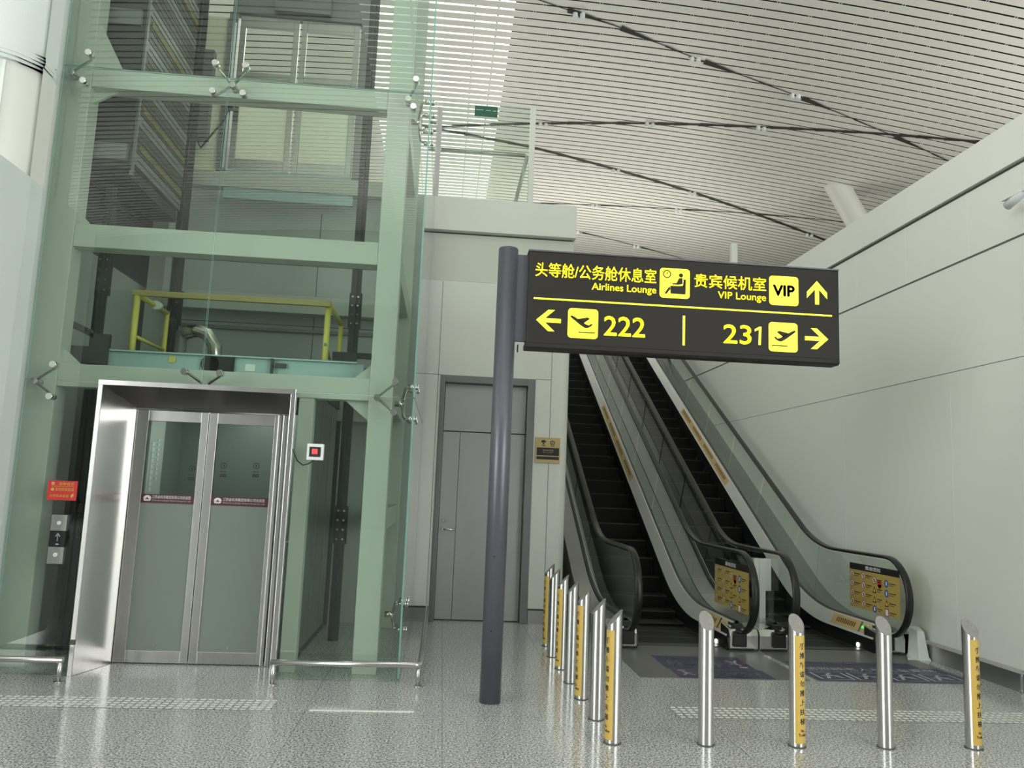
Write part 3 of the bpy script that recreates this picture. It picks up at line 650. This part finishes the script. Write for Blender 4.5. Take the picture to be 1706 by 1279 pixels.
st('lettering', '头等舱/公务舱休息室', .685, 1.706, 3.408, 3.530, bold=.0004)
st('lettering', 'Airlines Lounge', 1.161, 1.707, 3.305, 3.382, bold=.0005)
st('lettering', '贵宾候机室', 2.035, 2.658, 3.400, 3.518, bold=.0004)
st('lettering', 'VIP Lounge', 2.239, 2.657, 3.298, 3.375, bold=.0005)
st('lettering', '222', 1.273, 1.617, 2.945, 3.105, bold=.003); st('lettering', '23', 2.290, 2.528, 2.935, 3.094, bold=.003)
flat('lettering', [[(2.590, 2.935), (2.612, 2.935), (2.618, 3.092), (2.598, 3.092), (2.558, 3.068), (2.558, 3.048), (2.594, 3.064)]], P, YEL, bo)
flat('dividing_line', [stroke((.677, 3.222), (3.238, 3.222), .014)], P, YEL, bo); flat('dividing_bar', [rect(1.938, 1.958, 2.895, 3.148)], P, YEL, bo)
def arrow(cx, cz, ang, L=.206, H=.09):
    # tip at +x, mitred arms
    pts = [(L / 2, 0), (L / 2 - .10, H), (L / 2 - .155, H), (L / 2 - .075, .018), (-L / 2, .018), (-L / 2, -.018), (L / 2 - .075, -.018), (L / 2 - .155, -H), (L / 2 - .10, -H)]
    c, s = math.cos(ang), math.sin(ang)
    return [(cx + x * c - z * s, cz + x * s + z * c) for x, z in pts]
flat('arrow', [arrow(.807, 3.041, math.pi)], P, YEL, bo); flat('arrow', [arrow(3.099, 3.016, 0)], P, YEL, bo); flat('arrow', [arrow(3.107, 3.416, math.pi / 2)], P, YEL, bo)
def square(x0, x1, z0, z1): return flat('pictogram', [rrect(x0, x1, z0, z1, .03)], P, YEL, bo)
def plane_pic(x0, z0, flip, par):
    def T(q): return ((x0 + .255 - q[0]) if flip else x0 + q[0], z0 + q[1])
    # climbing aircraft: nose at upper right of the un-flipped drawing
    body = [(.046, .124), (.062, .126), (.075, .112), (.100, .117), (.205, .181), (.226, .188), (.236, .182), (.228, .170), (.155, .114), (.112, .088), (.09, .088), (.06, .104)]
    wing = [(.165, .150), (.085, .168), (.075, .160), (.13, .128)]
    wing = [(.18, .160), (.092, .178), (.070, .168), (.125, .126)]
    return [[T(q) for q in p] for p in (body, wing, rect(.025, .165, .046, .055))]
sL = square(.968, 1.221, 2.906, 3.156); flat('aircraft_symbol', plane_pic(.968, 2.906, True, sL), PD, SIGN, sL)
sR = square(2.680, 2.933, 2.887, 3.138); flat('aircraft_symbol', plane_pic(2.680, 2.887, False, sR), PD, SIGN, sR)
sV = square(2.685, 2.943, 3.287, 3.542); text('vip_lettering', 'VIP', 2.722, 2.906, 3.369, 3.460, PD, SIGN, sV, bold=.0055)
sW = square(1.736, 1.995, 3.292, 3.549)
mb = MB(); X0, Z_ = 1.736, 3.292
ringpoly(mb, X0 + .062, Z_ + .205, .026, .035, PD)
for q in (stroke((X0 + .062, Z_ + .205), (X0 + .062, Z_ + .224), .008), stroke((X0 + .062, Z_ + .205), (X0 + .05, Z_ + .20), .005), circ(X0 + .182, Z_ + .20, .018, 16),
          [(X0 + .165, Z_ + .175), (X0 + .195, Z_ + .178), (X0 + .196, Z_ + .125), (X0 + .155, Z_ + .118), (X0 + .108, Z_ + .118), (X0 + .108, Z_ + .128), (X0 + .145, Z_ + .132)],
          [(X0 + .205, Z_ + .165), (X0 + .225, Z_ + .168), (X0 + .222, Z_ + .038), (X0 + .095, Z_ + .038), (X0 + .09, Z_ + .105), (X0 + .175, Z_ + .108), (X0 + .20, Z_ + .112)],
          [(X0 + .083, Z_ + .10), (X0 + .093, Z_ + .078), (X0 + .06, Z_ + .035), (X0 + .04, Z_ + .035)]):
    mb.poly([PD(*p) for p in q])
mb.build('waiting_symbol', SIGN, sW, recalc=False)

# ================================================================== BOLLARDS
def bollard(x, y, ang, sticker, label, group):
    # ang: direction the low side of the slanted top faces; built facing -Y then turned
    t = thing('bollard', (0, 0, 0), label, 'bollard', group)
    R_ = .052; n = 36; zl, zh = .752, .866
    def top(th): return zl + (zh - zl) * (1 - math.cos(th)) / 2
    mb = MB()
    lo = [(R_ * math.sin(2 * math.pi * i / n), -R_ * math.cos(2 * math.pi * i / n), .004) for i in range(n)]
    hi = [(p[0], p[1], top(2 * math.pi * i / n)) for i, p in enumerate(lo)]
    mb.strip([lo, hi], 0, True, closed=True); mb._add(lo, [tuple(range(n))], 0)
    mb.build('post', STEEL, t)
    mb = MB(); mb._add([(p[0] * .97, p[1] * .97, p[2] + .0015) for p in hi] + [(p[0], p[1], p[2] - .004) for p in hi], [tuple(range(n))] + [(i, (i + 1) % n, n + (i + 1) % n, n + i) for i in range(n)], 0)
    mb.build('slanted_cap', PERF, t)
    mb = MB(); mb.cyl((0, 0, 0), (0, 0, .006), .06, 24); mb.build('base_ring', SEAM, t)
    if sticker:
        a0 = math.radians(20); rs = R_ + .0008
        def Q(u, v, e=0.0): th = a0 + u / R_; return ((rs + e) * math.sin(th), -(rs + e) * math.cos(th), v)
        mb = MB(); w = R_ * math.radians(58)
        mb.strip([[Q(-w + 2 * w * i / 16, .03), Q(-w + 2 * w * i / 16, .735)] for i in range(17)], 0, True)
        s_ = mb.build('sticker', STICK, t, recalc=False)
        mb = MB()
        for i, ch in enumerate('手推车请勿推上扶梯'):
            zc = .665 - i * .0615; addtext(mb, ch, -.019, .019, zc - .02, zc + .02, lambda u, v: Q(u, v, .0006), 0, .0012)
        addtext(mb, 'No', -.013, .010, .105, .122, lambda u, v: Q(u, v, .0006), 0, .0008); addtext(mb, 'Trolley', -.030, .034, .072, .094, lambda u, v: Q(u, v, .0006), 0, .0008)
        mb.build('lettering', INK, s_, recalc=False)
    return t
plainb = bollard(0, 0, 0, False, 'x', None); stickb = bollard(0, 0, 0, True, 'x', None)
GA, GB = 'bollards of the front row', 'bollards of the side row'
bl = [(1.858, 5.47, 0, 0, 'plain steel bollard in the front row, nearest the row corner', GA), (2.492, 5.46, 0, 1, 'yellow-labelled bollard in the middle of the front row, before the escalators', GA),
      (3.122, 5.46, 0, 0, 'plain steel bollard between the two yellow-labelled ones of the front row', GA), (3.765, 5.47, 0, 1, 'yellow-labelled bollard nearest the right wall', GA),
      (1.22, 5.475, -90, 1, 'yellow-labelled bollard at the corner where both rows meet', GB), (1.218, 6.02, -90, 0, 'plain steel bollard just behind the corner bollard', GB),
      (1.208, 6.59, -90, 1, 'third bollard of the side row counted from the corner, with yellow label', GB), (1.203, 7.12, -90, 0, 'plain steel bollard midway along the side row', GB),
      (1.200, 7.645, -90, 1, 'yellow-labelled bollard of the side row third from the door wall', GB), (1.195, 8.19, -90, 0, 'plain steel bollard second from the door wall', GB),
      (1.215, 8.735, -90, 1, 'farthest bollard of the side row, nearest the door wall', GB)]
used = {0: False, 1: False}
for x, y, rz, s_, lab, grp in bl:
    src = stickb if s_ else plainb
    o = src if not used[s_] else copy_tree(src)
    used[s_] = True
    o.location = (x, y, 0); o.rotation_euler = (0, 0, math.radians(rz)); o['label'] = lab; o['group'] = grp

# ================================================================== ESCALATORS
TH = math.radians(30); KY = 10.6; R0 = 3.0
YA, ZT = 8.75, 5.4
def path(d, y_start=YA, zt=ZT, n=12):
    """curve at perpendicular distance d over the step line, (y, z) from front to top"""
    ky = KY - d * math.tan(TH / 2); r = R0 - d; tl = r * math.tan(TH / 2)
    pts = [(y_start, d)]; cy, cz = ky - tl, d + r
    for i in range(n + 1):
        a = TH * i / n; pts.append((cy + r * math.sin(a), cz - r * math.cos(a)))
    yt = KY + zt / math.tan(TH); L = yt / 1.0
    s = (zt / math.sin(TH)); pts.append((KY + s * math.cos(TH) - d * math.sin(TH), s * math.sin(TH) + d * math.cos(TH)))
    return pts
def sweep(prof, y_start=YA, closed=False):
    """prof: list of (x, d); returns rows along the path"""
    cols = [path(d, y_start) for x, d in prof]
    return [[(prof[j][0], cols[j][i][0], cols[j][i][1]) for j in range(len(prof))] for i in range(len(cols[0]))]
def step_z(y):
    p = path(0, 7.0)
    for (ya, za), (yb, zb) in zip(p[:-1], p[1:]):
        if ya <= y <= yb: return za + (zb - za) * (y - ya) / max(yb - ya, 1e-9)
    return p[-1][1]
def escalator(c, label):
    t = thing('escalator', (c, 9.0, 0), label, 'escalator', 'pair of escalators')
    # steps
    y = 9.02; zp = 0.0; k = 0
    while y < 19.6:
        z = step_z(y + .02)
        if z < .004: z = .002
        mb = MB(); mb.box(c - .496, c + .496, y, y + .415, z - .30 if z > .3 else -.05, z)
        mb.box(c - .496, c + .496, y - .004, y + .02, z - .010, z + .001, 1)  # nosing edge in lighter grey, its highlight put into the colour
        if k < 6 and z < 1.2: mb.box(c - .496, c - .47, y, y + .4, z, z + .0015, 1); mb.box(c + .47, c + .496, y, y + .4, z, z + .0015, 1)
        mb.build('step', [STEP, NOSE], t); y += .40; k += 1
    mb = MB(); mb.box(c - .80, c + .80, 7.36, 8.86, 0, .006); mb.build('landing_plate', PLATE, t)
    mb = MB(); mb.box(c - .5, c + .5, 8.86, 9.0, 0, .012); mb.build('comb_plate', NOSE, t)
    for s in (-1, 1):
        X = lambda d: c + s * d
        # skirt, inner deck, glass, handrail, outer deck, cladding
        mb = MB(); mb.strip(sweep([(X(.503), -.12), (X(.503), .15), (X(.512), .15), (X(.512), -.12)], 8.80), closed=True); mb.build('skirt_panel', BLACK, t, recalc=True)
        mb = MB(); mb.strip(sweep([(X(.500), .145), (X(.585), .305), (X(.60), .305), (X(.515), .13)], 8.74), closed=True); mb.strip(sweep([(X(.497), .138), (X(.497), .150), (X(.506), .150), (X(.506), .138)], 8.74), 1, closed=True)
        dk = mb.build('inner_deck', [DECKM, RUB], t)
        mb = MB(); mb.strip(sweep([(X(.600), .25), (X(.600), .315), (X(.64), .315), (X(.64), .25)], 8.74), closed=True); mb.build('glass_clamp', DGREY, t)
        mb = MB(); mb.strip(sweep([(X(.64), .27), (X(.835), .22), (X(.835), -.3), (X(.825), -.3), (X(.825), .2), (X(.64), .25)], 8.74), closed=True); mb.build('outer_deck', STEELD, t)
        # glass panels split at joints
        B_ = path(.29, 8.74, n=24); T_ = path(1.03, 8.74, n=24)
        def at(P_, u):      # u in [0,1] along: flat, arc, incline
            i = min(int(u), len(P_) - 2); f = u - i
            return (P_[i][0] + (P_[i + 1][0] - P_[i][0]) * f, P_[i][1] + (P_[i + 1][1] - P_[i][1]) * f)
        N = len(B_) - 1
        inc = 7
        cuts = [0.0, 1 + 10, N - 1] + [N - 1 + i / inc for i in range(1, inc + 1)]
        gx0, gx1 = X(.614), X(.626)
        for a, b in zip(cuts[:-1], cuts[1:]):
            e = .0025 if b > N - 1 else .03
            us = sorted(set([a + (e if a > 0 else 0)] + [i for i in range(math.ceil(a + .05), math.floor(b - .05) + 1)] + [b - e]))
            bot = [at(B_, u) for u in us]; tp = [at(T_, u) for u in us]
            if a == 0.0:      # rounded newel end
                cy_, cz_, r_ = 8.63, .64, .39
                arc = [(cy_ - r_ * math.sin(math.pi * i / 14) * 1.02, cz_ + r_ * math.cos(math.pi * i / 14)) for i in range(15)]
                tp = tp[::-1] + arc; pts = bot + tp
            else: pts = bot + tp[::-1]
            mb = MB(); mb.prism(pts, 0, gx0, gx1); mb.build('balustrade_glass', GC, t)
        # handrail with newel turn
        hp = path(1.065, 8.63, n=16); hx = X(.62)
        cy_, cz_, r_ = 8.63, .64, .425
        newel = [(hx, cy_ + .14, cz_ - r_ * .99)] + [(hx, cy_ - r_ * math.sin(math.pi * i / 18), cz_ - r_ * math.cos(math.pi * i / 18)) for i in range(19)]
        pts = newel + [(hx, p[0], p[1]) for p in hp[1:]]
        mb = MB()
        rows = []
        for i, p in enumerate(pts):
            a = Vector(pts[max(i - 1, 0)]); b = Vector(pts[min(i + 1, len(pts) - 1)]); tg = (b - a).normalized(); nr = tg.cross(Vector((1, 0, 0)))
            q = Vector(p)
            rows.append([q + Vector((dx, 0, 0)) + nr * dn for dx, dn in ((-.040, -.008), (-.036, .012), (-.018, .02), (.018, .02), (.036, .012), (.040, -.008), (.03, -.018), (-.03, -.018))])
        mb.strip(rows, 0, True, closed=True); mb._add(rows[0], [tuple(range(8))]); mb._add(rows[-1], [tuple(range(8))])
        mb.build('handrail', RUB, t)
        # newel base and handrail inlet
        xi, xo = sorted((X(.512), X(.835)))
        mb = MB(); mb.prism([(8.72, 0), (8.66, .03), (8.655, .17), (8.69, .235), (8.95, .27), (8.95, 0)], 0, xi, xo); nb = mb.build('newel_base', STEEL, t, .008)
        mb = MB(); mb.box(hx - .075, hx + .075, 8.625, 8.80, .055, .215); mb.box(hx - .06, hx + .06, 8.70, 8.86, .2, .29); mb.build('handrail_inlet', RUB, t, .01)
        mb = MB(); xl = X(.506); mb.prism([(8.72, 0), (8.66, .05), (8.70, .14), (8.95, .15), (8.95, 0)], 0, *sorted((X(.499), X(.512)))); mb.build('skirt_nose', BLACK, t)
        # skirt lamp by the comb
        mb = MB(); mb.cyl((X(.5025), 9.06, .035), (X(.494), 9.06, .035), .025, 14); mb.build('skirt_lamp', LAMP, t)
    # prints on the right balustrade only
    hx = c + .611
    PP = lambda u, v: (hx, 9.43 - u, v)                      # u runs towards the viewer, seen from the left
    mb = MB(); W, ZB, ZH, ZTp = 1.06, .425, .865, .94
    mb.poly([PP(*q) for q in rect(0, W, ZB, ZH)], 0); mb.poly([PP(*q) for q in rect(0, W, ZH, ZTp)], 1)
    mb.poly([(hx + .002, 9.43 - q[0], q[1]) for q in rect(0, W, ZB, ZTp)], 0)
    pl = mb.build('instruction_placard', [PLACARD, BLACK], t, recalc=False)
    PF = lambda u, v: (hx - .0012, 9.43 - u, v); PG = lambda u, v: (hx - .002, 9.43 - u, v)
    text('heading', '乘梯须知', .36, .68, ZH + .016, ZTp - .014, PF, WINK, pl, .002)
    mb = MB()
    cx_ = [.055, .31, .55, .80]
    for ci in range(4):
        for ri in range(4):
            zc = ZH - .055 - ri * .107 - (.012 * ci if ci > 1 else 0); xc = cx_[ci]
            if zc < ZB + .03: zc = ZB + .035
            if (ci, ri) in ((3, 0), (3, 1), (2, 3)): mb.poly([PF(*q) for q in circ(xc, zc, .042, 16)], 1); mb.poly([PG(*q) for q in rect(xc - .013, xc + .013, zc - .02, zc + .022)], 0)
            elif (ci, ri) in ((2, 1), (2, 2), (3, 2)): mb.poly([PF(xc, zc + .04), PF(xc - .042, zc - .035), PF(xc + .042, zc - .035)], 3); mb.poly([PG(xc, zc + .022), PG(xc - .026, zc - .024), PG(xc + .026, zc - .024)], 4)
            elif (ci, ri) == (3, 3): mb.poly([PF(*q) for q in rect(xc - .04, xc + .04, zc - .045, zc + .045)], 2); mb.poly([PG(*q) for q in rect(xc - .028, xc + .028, zc - .033, zc + .033)], 0)
            else:
                mb.poly([PF(*q) for q in circ(xc, zc, .040, 16)], 0); ringpoly(mb, xc, zc, .033, .041, PG, 2, 16); mb.poly([PG(*q) for q in stroke((xc - .024, zc + .024), (xc + .024, zc - .024), .008)], 2); mb.poly([PG(*q) for q in rect(xc - .008, xc + .012, zc - .022, zc + .018)], 3)
            for li in range(2): mb.poly([PF(*q) for q in rect(xc + .055, xc + .055 + (.13, .09)[li] * (1 if ci != 2 else .8), zc + .004 - li * .022, zc + .013 - li * .022)], 3 if li == 0 else 5)
    mb.poly([PF(*q) for q in circ(.66, ZH - .11, .045, 14)], 2); mb.poly([PF(.615, ZH - .12), PF(.66, ZH - .19), PF(.705, ZH - .12)], 2)
    mb.build('pictograms', [WINK, BLUE, REDP, INK, STICK, BROWN], pl, recalc=False)
    # strip stickers lying on the inner deck
    def deckpt(yy, f, e=.0015):
        """point on the inner deck at path parameter yy (distance along the step line), f across 0..1"""
        d0 = .145 + f * .16; p = path(d0, 8.74, n=24); xx = c + .500 + f * .085
        # parametrise by foot on the step line
        u = yy
        b0 = path(0, 8.74, n=24)
        for i in range(len(b0) - 1):
            if b0[i][0] <= u <= b0[i + 1][0]:
                g = (u - b0[i][0]) / (b0[i + 1][0] - b0[i][0]); q = (p[i][0] + (p[i + 1][0] - p[i][0]) * g, p[i][1] + (p[i + 1][1] - p[i][1]) * g)
                return (xx - e, q[0], q[1] + e)
        return (xx - e, p[-1][0], p[-1][1])
    mb = MB()
    ya, yb = 13.55, 16.2
    mb.strip([[deckpt(ya + (yb - ya) * i / 20, .2), deckpt(ya + (yb - ya) * i / 20, .8)] for i in range(21)], 0)
    for k in range(4):
        u0 = ya + .12 + k * .66
        for j in range(9):
            a = u0 + j * .055; mb.poly([deckpt(a, .42, .003), deckpt(a + .036, .42, .003), deckpt(a + .036, .70, .003), deckpt(a, .70, .003)], 1)
    mb.build('warning_strip', [STICK2, BROWN], t, recalc=False)
    mb = MB(); ya, yb = 8.86, 9.75
    mb.strip([[deckpt(ya + (yb - ya) * i / 12, .2), deckpt(ya + (yb - ya) * i / 12, .9)] for i in range(13)], 0)
    for j in range(10):
        a = ya + .34 + j * .045; mb.poly([deckpt(a, .4, .003), deckpt(a + .03, .4, .003), deckpt(a + .03, .72, .003), deckpt(a, .72, .003)], 1)
    mb.poly([deckpt(ya + .20, .2, .003), deckpt(ya + .24, .2, .003), deckpt(ya + .24, .9, .003), deckpt(ya + .20, .9, .003)], 2)
    mb.build('deck_sticker', [STICK2, BROWN, STEEL], t, recalc=False)
    return t
e1 = escalator(2.69, 'left escalator with black steps, beside the door wall')
e2 = copy_tree(e1); e2.location = (4.37, 9.0, 0); e2['label'] = 'right escalator with black steps, along the right wall'
def dk(yy, f, c=4.37): return (c + .5 + f * .085 - .005, yy, .145 + f * .16 + .006)
mb = MB(); mb.poly([dk(8.93, .3), dk(8.985, .55), dk(8.93, .8)]); mb.poly([dk(8.985, .47), dk(9.05, .47), dk(9.05, .63), dk(8.985, .63)])
q_ = MB(); q_.box(3.66, 3.73, 8.96, 9.06, .27, .98); q_.box(3.60, 3.80, 8.97, 9.05, .62, .98); q_.build('newel_post', DECKM, e2)
tag(mb.build('direction_light', GREENL, e2, recalc=False), 'green lit arrow')
mb = MB(); mb.strip(sweep([(5.205, .22), (5.40, .22), (5.40, -.3), (5.205, -.3)], 8.74), closed=True); mb.build('wall_filler', STEELD, e2)
cbx = thing('cover_box', (5.25, 8.50, 0), 'white sloped cover box between the right escalator end and the wall', 'cover box')
mb = MB(); mb.hexa([(5.215, 8.42, 0), (5.335, 8.42, 0), (5.338, 8.62, 0), (5.22, 8.66, 0)], [(5.22, 8.46, .30), (5.30, 8.46, .30), (5.335, 8.60, .33), (5.225, 8.62, .33)]); mb.build('box', WHITE2, cbx, .01)
mb = MB(); mb.hexa([(5.075, 8.41, .0), (5.335, 8.41, 0), (5.365, 8.62, 0), (5.22, 8.665, 0)], [(5.075, 8.41, .02), (5.335, 8.41, .02), (5.365, 8.62, .02), (5.22, 8.665, .02)]); mb.build('foot', SEAML, cbx)

# ---- floor decals before the escalators
def decal(label, x0, x1, y0_, y1_, cn, en, flip, picto):
    t = thing('floor_decal', ((x0 + x1) / 2, (y0_ + y1_) / 2, .006), label, 'floor sticker', 'navy floor stickers before the escalators')
    mb = MB(); mb.box(x0, x1, y0_, y1_, .0062, .0075); mb.build('sheet', NAVY, t)
    w, h = x1 - x0, y1_ - y0_
    def P_(u, v): return ((x1 - u * w, y1_ - v * h, .0082) if flip else (x0 + u * w, y0_ + v * h, .0082))
    if cn: text('lettering', cn, .30, .92, .42, .82, P_, GINK, t, .004)
    if en: text('lettering', en, .30, .92, .12, .30, P_, GINK, t, .002)
    mb = MB()
    if picto == 'walk':
        ringpoly(mb, .13, .5, .10, .115, P_, 1)
        for a, b in (((.08, .3), (.13, .5)), ((.13, .5), (.11, .72)), ((.13, .5), (.20, .3)), ((.11, .66), (.2, .55))): mb.poly([P_(*q) for q in stroke(a, b, .03)])
        mb.poly([P_(*q) for q in circ(.11, .83, .05, 10)])
    elif picto == 'frames':
        for k in range(4):
            a = .04 + k * .24
            for p, q in (((a, .08), (a + .2, .08)), ((a + .2, .08), (a + .2, .55)), ((a + .2, .55), (a, .55)), ((a, .55), (a, .08))): mb.poly([P_(*s_) for s_ in stroke(p, q, .014)])
            for p, q in (((a + .05, .15), (a + .09, .4)), ((a + .09, .4), (a + .15, .2)), ((a + .03, .3), (a + .16, .34)), ((a + .08, .4), (a + .12, .5))): mb.poly([P_(*s_) for s_ in stroke(p, q, .022)])
        addtext(mb, '请照顾老人和儿童乘梯', .06, .94, .72, .92, P_, 0); addtext(mb, 'Please take care of children and elderly', .06, .94, .62, .68, P_, 0)
    mb.build('symbol', [GINK, REDP], t, recalc=False)
decal('far navy floor sticker with upside-down writing before the left escalator', 2.24, 3.14, 7.74, 8.33, '小心台阶', 'Mind Your Step', True, 'walk')
decal('near navy floor sticker with no-entry walking figure before the left escalator', 2.26, 3.17, 7.37, 7.72, '请勿逆行', 'No Return', False, 'walk')
decal('long navy floor sticker with four framed pictograms before the right escalator', 3.585, 5.12, 7.37, 7.98, None, None, False, 'frames')
decal('narrow navy floor sticker behind the framed pictograms, before the right escalator', 3.60, 4.95, 8.0, 8.20, None, '小心台阶 Mind Your Step', True, None)

# ---- tactile strips
def tactile(label, x0, x1, y0_, y1_, rows):
    n = int((x1 - x0) / .058); h = (y1_ - y0_) / rows
    xs = [x0]
    for k in range(n): xs += [x0 + k * .058 + .020, x0 + (k + 1) * .058]
    ys = []
    for r in range(rows): ys += [y0_ + r * h, y0_ + r * h + h * .55]
    ys.append(y1_)
    mb = MB(); w = len(xs)
    mb._add([(x, y, .0025) for y in ys for x in xs], [], 0)
    for j in range(len(ys) - 1):
        for i in range(w - 1):
            mb.f.append([j * w + i, j * w + i + 1, (j + 1) * w + i + 1, (j + 1) * w + i]); mb.m.append(1 if (i % 2 and j % 2 == 0) else 0); mb.s.append(False)
    return tag(mb.build('tactile_strip', [G, TACT], recalc=False), label, 'tactile strip', 'tactile strips in the floor')
tactile('pale tactile strip in the floor in front of the lift', -4.4, -1.12, 6.10, 6.40, 5)
tactile('pale tactile strip in the floor behind the front bollards', 1.86, 5.3, 6.09, 6.42, 5)
mb = MB(); mb.box(-.875, -.12, 6.115, 6.145, 0, .003)  # thin pale strip lying flat on the floor
tag(mb.build('floor_strip', TACT), 'thin pale strip in the floor between lift and sign pole', 'floor strip')

# ================================================================== SMALL WALL THINGS
pq = thing('door_plaque', (1.325, 10.095, 2.0), 'gold and black plaque on the wall beside the service door', 'plaque')
mb = MB(); mb.box(1.165, 1.485, 10.082, 10.099, 2.0, 2.325); bk = mb.build('backing', GOLD, pq, .003)
mb = MB(); mb.box(1.185, 1.472, 10.078, 10.083, 2.095, 2.195); mb.build('black_field', INK, pq)
mb = MB(); mb.box(1.185, 1.472, 10.078, 10.083, 2.045, 2.082); mb.build('black_field', INK, pq)
P = lambda u, v: (u, 10.0765, v); P0 = lambda u, v: (u, 10.0812, v)
text('lettering', '贵宾休息室', 1.26, 1.40, 2.148, 2.172, P, GOLD, pq); text('lettering', 'VIP Lounge', 1.26, 1.39, 2.125, 2.138, P, GINK, pq)
mb = MB()
mb.poly([P0(1.27 + .033 * math.cos(math.pi * i / 10), 2.262 + .030 * math.sin(math.pi * i / 10)) for i in range(11)]); mb.poly([P0(1.255, 2.258), P0(1.285, 2.258), P0(1.278, 2.238), P0(1.262, 2.238)])
addtext(mb, 'VIP', 1.248, 1.294, 2.212, 2.232, P0, 0, .001)
pent = lambda r: [(1.385 + r * math.sin(2 * math.pi * i / 5), 2.258 + r * math.cos(2 * math.pi * i / 5)) for i in range(5)]
a5, b5 = pent(.024), pent(.036)
for i in range(5): mb.poly([P0(*q) for q in (a5[i], a5[(i + 1) % 5], b5[(i + 1) % 5], b5[i])])
mb.poly([P0(*q) for q in circ(1.385, 2.258, .010, 10)]); mb.poly([P0(*q) for q in rect(1.36, 1.41, 2.213, 2.219)])
mb.build('emblem', INK, pq, recalc=False)
# CCTV camera on the right wall
cc = thing('security_camera', (5.36, 6.80, 4.55), 'white bullet security camera on the right wall near the photo edge', 'camera')
mb = MB(); mb.cyl((5.36, 6.60, 4.60), (5.30, 6.60, 4.60), .06, 16); mb.tube([(5.30, 6.60, 4.60), (5.22, 6.60, 4.57), (5.20, 6.64, 4.53)], .022, 10); mb.build('mount', PLAST, cc)
mb = MB(); mb.cyl((5.20, 6.55, 4.555), (5.20, 6.79, 4.495), .042, 18); mb.box(5.155, 5.245, 6.53, 6.82, 4.545, 4.552) ; mb.build('housing', PLAST, cc)
mb = MB(); mb.cyl((5.20, 6.79, 4.495), (5.20, 6.797, 4.493), .032, 18); mb.build('lens', BLACK, cc)
# upper glass balustrade
ub = thing('glass_balustrade', (.36, 10.2, 5.41), 'glass balustrade with pale end post on the parapet above the service door', 'balustrade')
mb = MB(); mb.box(-.24, .94, 10.06, 10.075, 5.41, 6.76); mb.build('glass_panel', GG, ub)
mb = MB(); mb.box(.94, 1.01, 10.04, 10.11, 5.41, 6.77); mb.build('post', WHITE, ub, .004)
mb = MB(); mb.box(-.285, -.24, 10.04, 10.11, 5.41, 6.66); mb.build('post', mat('pinkish_trim', (.62, .57, .56), .4), ub, .004)
mb = MB(); mb.cyl((-.24, 10.28, 6.17), (.90, 10.28, 6.17), .028, 10); mb.build('handrail', STEELD, ub)
mb = MB(); mb.tube([(.90, 10.28, 6.17), (.93, 10.28, 6.14), (.78, 10.28, 5.41)], .026, 10); mb.build('stay', STEELD, ub)
es = thing('exit_sign', (.335, 10.03, 6.56), 'small dark green sign on the upper glass balustrade', 'sign')
mb = MB(); mb.box(.185, .49, 10.015, 10.033, 6.565, 6.705); mb.build('plate', EXITG, es)
P = lambda u, v: (u, 10.0135, v)
flat('pale_dashes', [rect(.20, .30, 6.645, 6.652), rect(.33, .40, 6.643, 6.650), rect(.43, .475, 6.640, 6.648)], P, WINK, es)
# far post on the right parapet
fp = thing('railing_post', (5.45, 14.6, 5.41), 'far pale railing post on the right parapet, just above the sign', 'post')
mb = MB(); mb.box(5.39, 5.51, 14.55, 14.65, 5.41, 6.58); mb.build('post', WHITE, fp, .004)
mb = MB(); mb.box(5.37, 5.39, 14.59, 14.605, 5.41, 6.2); mb.build('clamp', STEEL, fp)
# leaning roof column
mb = MB(); n = 20
rows = []
for t_ in (0, 1):
    cx, cz = (10.16, 10.10) if t_ == 0 else (12.9, 5.38)
    a, b = (.36, .30) if t_ == 0 else (.34, .30)
    rows.append([(cx + a * math.cos(2 * math.pi * i / n), 19.6 + b * math.sin(2 * math.pi * i / n), cz) for i in range(n)])
mb.strip(rows, 0, True, closed=True); mb._add(rows[0], [tuple(range(n))]); mb._add(rows[1], [tuple(range(n))])
tag(mb.build('leaning_column', WHITE), 'thick white column leaning under the slatted roof beyond the right parapet', 'column')
# twin spotlights in the seams
first = None
for x, y in ((2.13, 13.80), (4.70, 14.79), (7.17, 15.57), (2.04, 18.42), (4.55, 17.77), (7.06, 17.15), (4.35, 20.65), (6.77, 21.44), (4.31, 23.46), (6.80, 22.86), (11.0, 22.97), (4.15, 26.06), (6.44, 26.77)):
    if first is None:
        o = first = thing('roof_spotlight', (0, 0, 0), 'small white twin spotlight in a dark seam of the slatted roof', 'spotlight', 'twin spotlights in the roof seams')
        for dx in (-.07, .07):
            mb = MB(); mb.cyl((dx, 0, .06), (dx, 0, -.10), .05, 12); h_ = mb.build('lamp', PLAST, o)
        mb = MB(); mb.box(-.13, .13, -.02, .02, .0, .06); mb.build('bracket', MGREY, o)
    else: o = copy_tree(first)
    o.location = (x, y, vz(x))
